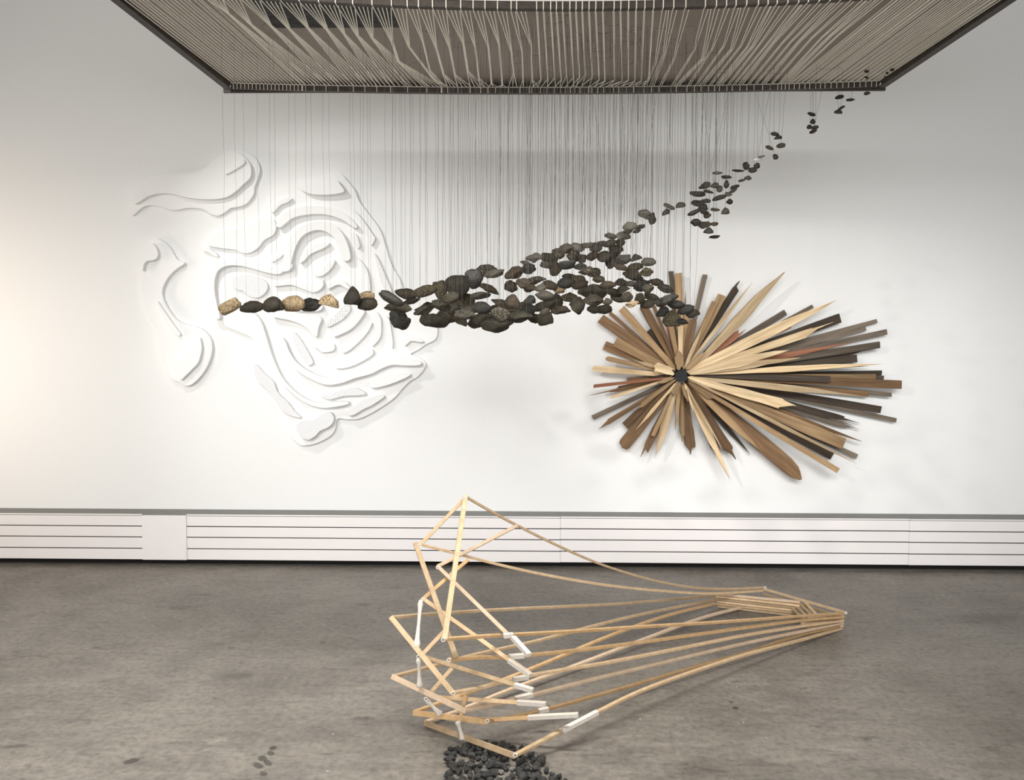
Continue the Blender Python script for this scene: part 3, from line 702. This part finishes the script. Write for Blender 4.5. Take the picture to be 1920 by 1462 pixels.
# cords laid along the two long bars
put('edge_cord', *tube([near_pt(k / 40, -0.019, 0.015) for k in range(41)], 0.003, 5), M['white_cord'], frame)
put('edge_cord', *tube([far_pt(k / 40, -0.019, 0.014) for k in range(41)], 0.0026, 5), M['white_cord'], frame)
for s in (0.0005, 0.998):
    c = far_pt(s, -0.024, -0.006)
    put('corner_knot', *tube([c + Vector((.018 * math.cos(k), -.004, .009 * math.sin(k * 1.7))) for k in range(9)], 0.0035, 5), M['white_cord'], frame)

SR = 0.0022
sf = lambda x: (x - 430) / 1225.0           # far bar, photo x -> fraction
sn = lambda x: (x - 178) / 1759.0           # near bar
def far_end(s): return [far_pt(s, -0.020, 0.012), far_pt(s, -0.0185, -0.016)]
def near_end(s, w): return ([near_pt(s, -0.0185, 0.015), near_pt(s, -0.0175, -0.0175)] if w else []) + [near_pt(s, 0.014, -0.0165)]
def strand_mesh(s0, mids, s1, acc, w):
    pts = near_end(s0, w) + mids + (far_end(s1) if w else far_end(s1)[:1])
    V, Fc = tube(pts, SR, 4); b = len(acc[0])
    acc[0].extend(V); acc[1].extend(tuple(i + b for i in f) for f in Fc)
def bundle(name, strands):
    acc = ([], [])
    for q, (s0, mids, s1) in enumerate(strands): strand_mesh(s0, mids, s1, acc, q == 0)
    return put(name, acc[0], acc[1], M['cord'], frame)
ZP = ZF - 0.035
nstr = 0
# left: single cords lying parallel
for k in range(20):
    fx = 441 + 7.2 * k; s = sf(fx)
    s0 = s * 0.93 + 0.004 + rnd.uniform(-.0015, .0015)
    bundle('cord', [(s0, [], s)]); nstr += 1
# pinched bundles: pinch px, second kink px or None, near x centre, far x centre, cords, far spread
PB = [((428,25),None,398,588,5,8.0),((470,45),None,432,610,5,8.0),((507,47),None,470,632,5,8.0),((543,55),None,508,655,5,8.0),((577,52),None,547,684,5,8.0),((613,55),None,583,706,5,8.2),
      ((645,63),None,620,730,5,9.0),((670,66),None,652,757,5,9.5),((698,71),None,685,790,5,10.0),((735,78),(747,115),722,822,5,8.0),((767,88),(812,147),755,842,4,5.0),
      ((793,78),(806,132),781,838,3,5.0),((818,90),(832,140),807,856,4,7.0),((843,88),(853,140),834,878,4,9.0),((869,82),(877,133),860,901,4,9.0),((891,88),(898,147),884,916,3,9.0),
      ((916,90),(922,157),908,931,3,10.0),((936,83),(942,160),931,946,3,11.0),((959,97),(963,137),955,967,3,8.0),((979,97),(981,150),977,984,2,6.0),((996,85),(998,150),992,1007,3,9.0)]
for (pp, kk, nx, fx, n, fs) in PB:
    st = []
    P_ = at_z(pp[0], pp[1], ZP - .01)
    Kp = at_z(kk[0], kk[1], ZP - .012) if kk else None
    for i in range(n):
        c = i - (n - 1) / 2; e = Vector((c * .0022, 0, rnd.uniform(-.001, .001)))
        mids = [P_ + e] + ([Kp + e] if Kp else [])
        st.append((sn(nx + c * 8.5 - 8), mids, sf(fx + c * fs)))
    bundle('cord_bundle', st)
# middle: cords running nearly straight, splaying at the far bar
MB_ = [(1015,1014,150,1006),(1028,1027,148,1022),(1042,1040,146,1034),(1053,1052,150,1048),(1065,1062,142,1060),(1079,1075,145,1068),(1091,1086,145,1078),(1103,1097,140,1086),
       (1116,1110,145,1096),(1129,1123,150,1112),(1143,1134,152,1118),(1164,1152,150,1129),(1177,1166,152,1140),(1192,1178,150,1158),(1207,1190,152,1168),(1223,1202,152,1182),(1240,1216,150,1196)]
for k, (nx, kx, ky, fx) in enumerate(MB_):
    Kp = at_z(kx, ky, ZP - .012)
    st = [(sn(nx - 1), [Kp], sf(fx - 3)), (sn(nx + 1), [Kp + Vector((.002, 0, 0))], sf(fx + 7 + (k % 3) * 3))]
    bundle('cord_bundle', st)
# right: pairs that bend less and less towards the corner
RB = [(1257,1228,118,1212),(1277,1246,100,1226),(1300,1262,112,1240),(1337,1300,95,1262),(1358,1318,110,1272),(1377,1335,90,1292),(1395,1356,86,1306),(1415,1372,92,1318),(1437,1388,86,1332),
      (1455,1400,88,1343),(1472,1412,86,1352),(1492,1424,82,1366),(1512,1436,84,1376),(1530,1450,80,1390),(1550,1466,80,1403),(1570,1482,78,1416),(1590,1500,76,1432),(1610,1520,72,1446),(1632,1540,70,1460),(1650,1556,68,1467),(1664,1570,66,1474)]
for k, (nx, kx, ky, fx) in enumerate(RB):
    Kp = at_z(kx, ky, ZP - .006)
    s0 = sn(nx)
    st = [(s0, [Kp], sf(fx)), (s0 + .0048, [Kp + Vector((.006, 0, 0))], sf(fx + 4))]
    if k % 3 == 1: st.append((s0 - .004, [Kp - Vector((.006, 0, 0))], sf(fx - 4)))
    bundle('cord_bundle', st)
k = 0; fx = 1469.0
fx = 1481.0
while fx < 1648:
    s = sf(fx); s0 = 1 - (1 - s) * 0.94 - .004 + rnd.uniform(-.002, .002)
    bundle('cord_bundle', [(s0 - .0022, [], s), (s0 + .0022, [], s + .003)])
    fx += rnd.uniform(8.5, 11.5)

# ------------------------------------------------------------------ hanging stones
def stone_mesh(seed, w, h, dpt, kind):
    r = random.Random(seed)
    bm = bmesh.new(); bmesh.ops.create_icosphere(bm, subdivisions=3 if w > .03 else 2, radius=1.0)
    o3 = Vector((r.uniform(-50, 50), r.uniform(-50, 50), r.uniform(-50, 50)))
    amp = {'o': .17, 'r': .20, 'a': .26, 't': .16, 'b': .12, 'f': .18}[kind]
    planes = []
    for _ in range({'a': 9, 't': 4, 'b': 0, 'o': 2, 'r': 3, 'f': 5}[kind]):
        n = Vector((r.uniform(-1, 1), r.uniform(-1, 1), r.uniform(-1, 1))).normalized()
        planes.append((n, r.uniform(.58, .86)))
    for v in bm.verts:
        p = v.co.copy(); d = p.normalized()
        if kind == 'b':
            m = max(abs(d.x), abs(d.y) * 1.0, abs(d.z)); q = d / m * .86; p = q.lerp(d, .28)
        elif kind == 't':
            k = 1 - 0.52 * (d.z * .5 + .5); p = Vector((d.x * k * 1.2, d.y * k * 1.1, d.z if d.z > -.55 else -.55))
            p.x += .12 * d.z * r.choice((1,))
        for n, c in planes:
            s = p.dot(n)
            if s > c: p -= n * (s - c)
        f = noise.fractal(d * 1.3 + o3, 1.0, 2.0, 3)
        p *= 1 + amp * f
        p *= 1 + .035 * noise.noise(d * 6 + o3)
        v.co = p
    xs = [v.co.x for v in bm.verts]; ys = [v.co.y for v in bm.verts]; zs = [v.co.z for v in bm.verts]
    ax, bx = min(xs), max(xs); ay, by = min(ys), max(ys); az, bz = min(zs), max(zs)
    for v in bm.verts:
        v.co = Vector(((v.co.x - (ax + bx) / 2) / (bx - ax) * w, (v.co.y - (ay + by) / 2) / (by - ay) * dpt, (v.co.z - (az + bz) / 2) / (bz - az) * h))
    me = bpy.data.meshes.new('stone'); bm.to_mesh(me); bm.free()
    me.polygons.foreach_set('use_smooth', [kind in 'or'] * len(me.polygons))
    return me

KN = {'o': 'flat oval', 'r': 'rounded', 'a': 'jagged', 't': 'triangular', 'b': 'blocky', 'f': 'thin flat'}
# photo x, y, width, height, tilt (deg, right end up), shape, tone, optional own label
ST = [
 (431,574,38,25,28,'b','t','tan broken blocky stone hanging at the far left end of the row'),
 (473,575,44,21,4,'o','g','smooth flat oval stone hanging second from the row\'s left end'),
 (513,571,38,28,-6,'r','d','rounded dark stone hanging third from the row\'s left end'),
 (550,569,42,27,0,'r','t','tan gravelly stone hanging just left of the black glossy stone'),
 (581,571,48,24,6,'a','k','rough glossy black stone hanging between two tan stones in the left row'),
 (619,563,34,25,-14,'t','t','tan triangular stone hanging just right of the glossy black stone'),
 (660,554,30,32,0,'t','g','upright egg-shaped grey stone hanging left of the stacked pair'),
 (688,554,28,16,0,'r','t','upper tan stone of the stacked pair left of the main cluster'),
 (689,570,36,22,6,'o','d','lower dark oval stone of the stacked pair left of the main cluster'),
 (734,560,42,20,-32,'o','k'),(762,551,38,17,-4,'o','d'),(796,546,42,21,18,'r','m'),(771,564,30,12,14,'a','d'),(746,577,46,16,-4,'a','d'),
 (750,598,36,32,-6,'a','k'),(796,580,36,22,26,'a','d'),(826,545,24,34,12,'r','m'),(857,536,40,32,0,'r','d'),(845,558,28,18,0,'r','d'),
 (827,571,32,22,-14,'a','d'),(873,562,31,22,0,'a','m'),(889,523,30,30,0,'r','k'),(914,508,36,22,-8,'a','s'),(928,513,32,16,18,'a','g'),
 (918,541,36,15,-26,'a','b'),(901,554,34,12,7,'o','g'),(905,577,30,20,-8,'o','u'),(877,579,28,12,-10,'t','g'),(850,578,24,22,0,'r','d'),
 (815,601,48,22,-8,'o','d'),(840,590,40,24,0,'r','d'),(872,590,36,16,-6,'a','g'),(866,602,20,15,-20,'t','d'),(900,600,40,26,24,'o','d'),
 (937,590,34,24,0,'r','s'),(928,610,48,22,0,'r','d'),(952,604,22,15,20,'r','d'),
 (935,567,26,16,-20,'a','d'),(934,577,26,9,-6,'f','d'),(960,565,28,22,0,'t','b'),(962,579,30,12,0,'a','d'),(965,511,34,22,14,'a','b'),
 (958,537,22,19,0,'a','b'),(981,531,24,18,-10,'a','b'),(1005,526,34,13,5,'a','s'),(993,541,22,11,0,'a','b'),(1001,483,28,15,0,'a','l'),
 (985,493,18,8,-10,'a','l'),(992,504,23,16,0,'r','u'),(1031,483,28,13,-6,'b','d'),(1025,497,22,12,0,'a','g'),(1041,504,21,26,-14,'r','b'),
 (1048,474,24,18,0,'a','s'),(1061,466,24,18,14,'a','d'),(1083,464,24,16,-18,'r','l'),(1076,478,24,21,0,'r','s'),(1064,496,29,17,16,'o','u'),
 (1092,485,16,17,30,'r','d'),(1031,535,26,16,-12,'o','b'),(1013,540,18,15,20,'a','l'),(1021,554,32,17,-8,'o','g'),(993,561,20,13,0,'t','u'),
 (982,574,22,16,0,'a','d'),(1026,573,52,18,12,'o','d'),(1043,565,20,24,0,'r','d'),(1050,543,22,13,12,'a','t'),(1061,530,29,17,0,'o','u'),
 (1084,525,26,15,-6,'o','m'),(1068,518,26,8,-4,'f','d'),(1088,534,28,14,12,'o','b'),(1067,557,28,18,-14,'a','m'),(1082,573,26,27,0,'r','d'),
 (1051,581,34,13,4,'a','b'),(1021,585,18,14,30,'r','d'),(990,580,26,20,12,'r','u'),(975,594,42,18,0,'a','d'),(1000,596,28,18,-20,'a','d'),
 (1022,598,26,21,10,'b','d'),(1087,500,23,10,6,'a','u'),(1099,508,26,14,12,'a','s'),
 (1101,460,20,8,5,'b','g'),(1117,464,20,18,14,'r','g'),(1112,480,23,15,10,'o','b'),(1131,457,22,12,-20,'a','g'),(1144,456,22,14,20,'r','d'),
 (1146,442,22,9,-4,'a','l'),(1169,442,24,12,-6,'a','l'),(1163,455,17,14,10,'a','d'),(1155,470,24,20,0,'a','d'),(1134,481,26,19,10,'o','d'),
 (1147,492,20,20,30,'r','d'),(1169,486,24,18,14,'a','u'),(1192,482,18,13,20,'t','g'),(1165,500,26,14,-14,'a','b'),(1190,501,28,15,12,'o','m'),
 (1216,491,24,13,-4,'o','l'),(1212,510,23,15,8,'a','m'),(1187,516,34,17,0,'a','d'),(1113,511,24,16,10,'a','s'),(1123,523,20,13,-10,'r','d'),
 (1166,529,25,12,-6,'a','g'),(1184,532,18,9,0,'f','d'),(1203,534,28,24,24,'a','k'),(1231,529,24,14,-16,'o','b'),(1215,541,20,14,0,'o','d'),
 (1248,541,26,16,-22,'r','g'),(1139,534,28,13,8,'o','b'),(1113,548,52,24,0,'a','d'),(1112,563,34,18,-4,'a','d'),(1150,548,30,16,-20,'o','d'),
 (1169,542,22,14,14,'a','d'),(1160,558,27,17,-16,'o','d'),(1175,557,20,18,14,'r','d'),(1139,565,16,11,0,'r','d'),(1113,580,22,14,-10,'r','d'),
 (1133,580,26,14,4,'o','d'),(1185,570,22,12,16,'a','t'),(1200,560,18,17,0,'a','m'),(1222,557,26,14,-20,'o','g'),(1215,570,26,15,12,'o','d'),
 (1251,562,38,18,22,'a','k'),(1268,571,30,13,0,'o','u'),(1243,584,24,15,6,'t','u'),(1260,597,31,24,0,'t','m'),(1280,603,18,12,-20,'r','u'),
 (1286,580,28,16,12,'o','u'),(1299,588,22,14,14,'r','d'),
 (1181,424,24,13,4,'r','l'),(1178,433,18,9,6,'a','d'),(1199,426,20,9,20,'a','g'),(1194,434,14,6,10,'a','g'),(1208,400,20,13,-4,'r','l'),
 (1223,410,14,20,-10,'a','g'),(1214,408,12,7,-20,'a','g'),(1252,386,14,8,-14,'a','l'),(1248,397,14,11,20,'t','k'),(1260,390,10,8,-20,'a','g'),(1276,384,16,8,6,'t','g'),
 (1303,362,18,6,0,'f','g'),(1310,364,23,8,0,'o','k'),(1321,348,20,13,24,'a','g'),(1328,359,17,5,-14,'f','k'),(1306,381,18,10,0,'a','k'),
 (1323,377,16,8,0,'a','g'),(1319,388,15,11,0,'r','u'),(1302,398,22,9,24,'o','k'),(1318,396,19,9,-28,'a','d'),(1326,404,12,9,14,'r','b'),
 (1304,417,17,11,0,'a','k'),(1321,422,20,11,0,'a','d'),(1328,432,16,9,0,'t','k'),(1345,324,16,5,6,'f','l'),(1340,347,14,8,-6,'t','g'),
 (1349,354,10,10,0,'r','g'),(1362,332,18,5,0,'f','k'),(1362,345,9,13,0,'a','k'),(1349,370,24,9,18,'r','g'),(1378,351,15,8,16,'a','g'),
 (1374,358,14,7,22,'a','g'),(1366,364,12,7,-10,'r','l'),(1368,378,11,11,20,'a','k'),(1360,395,14,10,0,'t','g'),(1341,393,16,5,-6,'f','g'),
 (1339,420,13,6,0,'r','b'),(1340,444,19,5,4,'f','k'),
 (1384,320,22,4,0,'f','k'),(1399,311,11,12,0,'a','k'),(1411,319,14,9,10,'r','g'),(1402,334,12,8,14,'r','g'),(1391,338,12,4,6,'f','g'),(1419,311,10,9,10,'r','k'),
 (1421,299,13,5,4,'o','w'),(1428,294,11,4,10,'f','l'),
 (1443,277,14,7,-22,'o','g'),(1453,251,14,6,-8,'f','k'),(1459,257,13,6,4,'t','k'),(1464,273,14,8,8,'r','g'),(1454,294,9,8,0,'r','k'),
 (1521,214,13,6,-14,'f','k'),(1524,228,9,8,0,'r','k'),(1517,238,8,8,30,'o','k'),(1527,239,13,6,10,'o','k'),(1525,246,13,7,24,'o','b'),
 (1574,182,14,7,14,'o','k'),(1578,202,12,5,28,'o','k'),(1572,209,13,6,-6,'t','k'),(1595,187,14,4,2,'f','k'),(1626,175,11,5,4,'r','d'),
 (1625,134,8,5,0,'a','k'),(1624,145,8,4,-10,'a','k'),(1686,115,8,5,0,'a','k'),(1673,131,8,5,20,'a','k'),(1663,137,5,4,0,'a','k'),(1660,145,5,4,0,'a','k'),
]
def region(x, y):
    if x < 700: return 'in the left row'
    if y < 150: return 'among the cords at the frame corner' if x > 1640 else 'among the cords over the far bar'
    if x > 1550: return 'just below the frame corner'
    if x > 1500: return 'in the tight bunch of five'
    if x > 1436: return 'in the loose group of five'
    if x > 1381: return 'in the tail by the white stone'
    if x > 1290 and y < 460:
        return ('in the upper clump\'s left part' if x < 1312 else 'in the upper clump\'s middle' if x < 1334 else 'in the upper clump\'s sparser column' if x < 1356 else 'in the upper clump\'s right part')
    if y < 440 and x > 1176: return 'in the thin tail above the cluster'
    for lim, ph in ((810, 'at the cluster\'s left end'), (862, 'below the tall mossy stone'), (910, 'around the round black stone'), (948, 'below the speckled slab'),
                    (984, 'in the column left of centre'), (1015, 'under the light grey stone'), (1046, 'in the central column'), (1072, 'just right of the central column'), (1098, 'under the light rounded stone'),
                    (1126, 'above and below the biggest slab'), (1152, 'right of the biggest slab'), (1178, 'below the light flat pair'), (1206, 'in the cluster\'s right quarter'), (1236, 'near the cluster\'s right edge')):
        if x < lim: return ph
    return 'in front of the starburst'
ORD = ['top', 'second', 'third', 'fourth', 'fifth', 'sixth', 'seventh', 'eighth', 'ninth', 'tenth', 'eleventh', 'twelfth', 'thirteenth', 'fourteenth']
byreg = {}
for i, s in enumerate(ST): byreg.setdefault(region(s[0], s[1]), []).append(i)
LAB = {}
for rg, ids in byreg.items():
    ids.sort(key=lambda i: ST[i][1])
    for n, i in enumerate(ids):
        s = ST[i]
        if len(s) > 7: LAB[i] = s[7]; continue
        sz = 'large ' if s[2] >= 34 else 'tiny ' if s[2] <= 14 else 'small ' if s[2] <= 20 else ''
        pos = 'topmost' if n == 0 else 'lowest' if n == len(ids) - 1 else ORD[n] + ' from the top'
        if len(ids) == 1: pos = 'alone'
        LAB[i] = f"{sz}{S[s[6]][1]} {KN[s[5]]} stone, {pos} {rg}"

placed = []
def clash(x, y, w, h, d, hd, o):
    x2, y2, w2, h2, d2, hd2 = o
    if abs(x - x2) < (w + w2) * .59 + 1 and abs(y - y2) < (h + h2) * .66 + 1:
        return max(0, hd + hd2 + .006 - abs(d - d2)) * 3
    return max(0, hd + hd2 - .03 - abs(d - d2)) * .15 if abs(x - x2) < (w + w2) * .4 and abs(y - y2) < 140 else 0.0
def hd_of(w, h, d): return DEEP * max(w, h) * d / F_PX / 2
DEEP = 0.52
for i, s in enumerate(ST):
    x, y, w, h = s[:4]
    base = 3.78 + 0.30 * min(1, max(0, (x - 430) / 300)) + 0.22 * min(1, max(0, (x - 1000) / 500))
    placed.append([x, y, w, h, base if y > 150 else 4.30, 0.0, base])
    placed[-1][5] = hd_of(w, h, placed[-1][4])
rr = random.Random(77)
for sweep in range(5):
    for i, p in enumerate(placed):
        x, y, w, h, d, hd, base = p
        if y < 150: continue
        near_ = [o[:6] for j, o in enumerate(placed) if j != i and abs(o[0] - x) < (w + o[2]) * .6 + 6]
        cur = sum(clash(x, y, w, h, d, hd, o) for o in near_)
        if sweep and cur == 0: continue
        rng_ = 0.56 if x > 700 and y > 340 else 0.16
        lo, hi = max(3.46, base - rng_), min(4.46, base + rng_)
        best = (cur, d)
        for _ in range(90):
            c = rr.uniform(lo, hi); e = sum(clash(x, y, w, h, c, hd_of(w, h, c), o) for o in near_)
            if e < best[0] or (sweep == 0 and e == best[0] == 0 and abs(c - base) > .1 and rr.random() < .3): best = (e, c)
        p[4] = best[1]; p[5] = hd_of(w, h, p[4])

ELL = []
for i, s in enumerate(ST):
    d = placed[i][4]; k = d / F_PX
    ELL.append((i, (at(s[0], s[1], d), s[2] * .60 * k, DEEP * max(s[2], s[3]) * .60 * k, s[3] * .66 * k)))
for i, s in enumerate(ST):
    x, y, w, h, ang, kind, tone = s[:7]
    d = placed[i][4]
    k = d / F_PX; w *= 1.17 if x > 700 else 1.08; h *= 1.28 if x > 700 else 1.12
    c = at(x, y, d)
    st = empty('hanging_stone', c); WORLD_LOC[st.name] = c
    tag(st, LAB[i], 'stone', 'stones hanging on wires')
    dp = DEEP * max(w, h) * k
    a = math.radians(ang); ww = w; hh = h
    if abs(ang) > 6:          # the noted box is axis aligned: recover the stone's own width and height
        ww = w * (1 + .06 * abs(math.sin(2 * a))); hh = max(h * .78, h * (1 - abs(math.sin(a)) * .6))
    me = stone_mesh(1000 + i, ww * k, hh * k, dp, kind)
    me.materials.append(S[tone][0])
    o = bpy.data.objects.new('stone', me); C.objects.link(o); o.parent = st
    o.rotation_euler = (0, -a, 0)
    # wires up to the cords
    rr = random.Random(50 + i)
    nw = 2 if w >= 22 else 1
    for q in range(nw):
        topz = ZF - (.012 if y < 150 else .030)
        best = None
        for tr in range(420):
            dx = ((q - .5) * .34 + rr.uniform(-.14, .14) if nw == 2 else rr.uniform(-.15, .15)) * w * k
            b0 = c + Vector((dx, rr.uniform(-.30, .30) * dp, math.tan(a) * dx + h * k * .22))
            sp = .006 + .0006 * tr
            t0 = Vector((b0.x + rr.uniform(-sp, sp), b0.y + rr.uniform(-sp, sp), topz))
            t0.y = min(t0.y, 4.50)
            bad = 0
            for j, (oc, ox, oy, oz) in ELL:
                if j == i or oc.z < c.z - .02 or abs(oc.x - b0.x) > .3: continue
                u = min(1, max(0, (oc.z - b0.z) / (topz - b0.z)))
                for uu in (u - .04, u, u + .04):
                    pt = b0.lerp(t0, min(1, max(0, uu)))
                    if ((pt.x - oc.x) / (ox + .009)) ** 2 + ((pt.y - oc.y) / (oy + .009)) ** 2 + ((pt.z - oc.z) / (oz + .009)) ** 2 < 1: bad += 1; break
            for (wb, wt) in WIRES:
                if abs(wb.x - b0.x) > .03: continue
                zlo = max(wb.z, b0.z)
                for uu in (0, .25, .5, .75, 1):
                    zz = zlo + (topz - zlo) * uu
                    p1 = wb.lerp(wt, (zz - wb.z) / (wt.z - wb.z)); p2 = b0.lerp(t0, (zz - b0.z) / (topz - b0.z))
                    if abs(p1.x - p2.x) < .010 and abs(p1.y - p2.y) < .007: bad += .4; break
            if best is None or bad < best[0]: best = (bad, b0, t0)
            if bad == 0: break
        _, b0, t0 = best; WIRES.append((b0, t0))
        n = max(3, int((topz - b0.z) / .09)); pts = []
        ph = rr.uniform(0, 6.28)
        for j in range(n + 1):
            u = j / n; p = b0.lerp(t0, u)
            p.x += .0030 * math.sin(ph + u * 9) * math.sin(math.pi * u) + rr.uniform(-.0012, .0012)
            pts.append(p)
        if rr.random() < .4 and y > 150:     # curled loose end above the cords
            e = t0.copy(); hd = rr.uniform(0, 6.28)
            for j in range(5):
                hd += rr.uniform(.2, .7)
                e = e + Vector((math.cos(hd) * .022, math.sin(hd) * .03, rr.uniform(-.002, .003))); e.z = min(e.z, zb - .004); pts.append(e)
        put('wire', *tube(pts, 0.00054 if w >= 15 else .00048, 4), M['wire'], st)

# ------------------------------------------------------------------ charcoal on the floor
poly = [(832,1425),(838,1408),(852,1404),(866,1408),(888,1392),(905,1394),(930,1396),(958,1395),(975,1404),(985,1418),(998,1414),(1012,1424),(1022,1440),(1043,1452),(1062,1470),(1060,1486),(850,1486),(842,1462),(838,1444)]
def inside(x, y):
    c = False; j = len(poly) - 1
    for i in range(len(poly)):
        xi, yi = poly[i]; xj, yj = poly[j]
        if (yi > y) != (yj > y) and x < (xj - xi) * (y - yi) / (yj - yi) + xi: c = not c
        j = i
    return c
protos = []
for k in range(10):
    me = stone_mesh(5000 + k, 0.034 + .004 * (k % 3), 0.021 + .004 * (k % 2), 0.025, 'a' if k % 3 else 'r'); me.name = 'charcoal_lump'
    me.polygons.foreach_set('use_smooth', [False] * len(me.polygons))
    me.materials.append(M['charcoal']); protos.append(me)
ash = []
for k in range(3):
    me = stone_mesh(5100 + k, 0.024, 0.012, 0.020, 'a'); me.name = 'stone_chip'; me.polygons.foreach_set('use_smooth', [False] * len(me.polygons)); me.materials.append(M['ash']); ash.append(me)
spots = []
edge = [(890,1394,'round charcoal lump lying alone at the back of the pile, below the sculpture'),(882,1413,'charcoal lump just in front of the lone back lump'),(963,1405,'charcoal lump half hidden behind the sculpture\'s front corner'),
        (1024,1449,'charcoal lump just off the right edge of the pile'),(1035,1456,'charcoal lump near the right frame edge of the pile'),(1048,1461,'rightmost charcoal lump of the pile')]
chips = [(866,1427,'pale grey chip on the left of the charcoal pile'),(908,1448,'pale grey chip in the bare middle of the charcoal pile'),(952,1433,'small pale chip in the middle of the charcoal pile'),
         (962,1444,'upright pale grey chip in the right of the charcoal pile'),(940,1450,'pale chip just left of the upright grey chip'),(938,1459,'pale chip at the bottom edge of the charcoal pile')]
for x, y, lb in edge: spots.append((fl(x, y), 'e', lb))
for x, y, lb in chips: spots.append((fl(x, y), 'c', lb))
rc = random.Random(3); tries = 0
while tries < 6000:
    tries += 1
    x, y = rc.uniform(826, 1062), rc.uniform(1390, 1484)
    if not inside(x, y): continue
    if 905 < x < 930 and 1438 < y < 1452: continue
    p = fl(x, y)
    if all((p - q[0]).length > (.0275 if q[1] != 'c' else .027) for q in spots): spots.append((p, 'h', None))
for n, (p, kd, lb) in enumerate(spots):
    me = rc.choice(ash) if kd == 'c' else protos[n % len(protos)]
    o = bpy.data.objects.new('stone_chip' if kd == 'c' else 'charcoal_lump', me); C.objects.link(o)
    sc = rc.uniform(.72, 1.3) if kd != 'e' else .8
    o.scale = (sc, sc, sc); o.rotation_euler = (0, 0, rc.uniform(0, 6.28))
    zmin = min(v.co.z for v in me.vertices) * sc
    o.location = (p.x, p.y, -zmin)
    if kd == 'h': tag(o, 'black charcoal lump in the pile on the floor below the batten sculpture', 'charcoal', 'charcoal lumps in the pile')
    elif kd == 'e': tag(o, lb, 'charcoal', 'charcoal lumps in the pile')
    else: tag(o, lb, 'stone chip', 'pale chips in the charcoal pile')
bpy.context.view_layer.update()
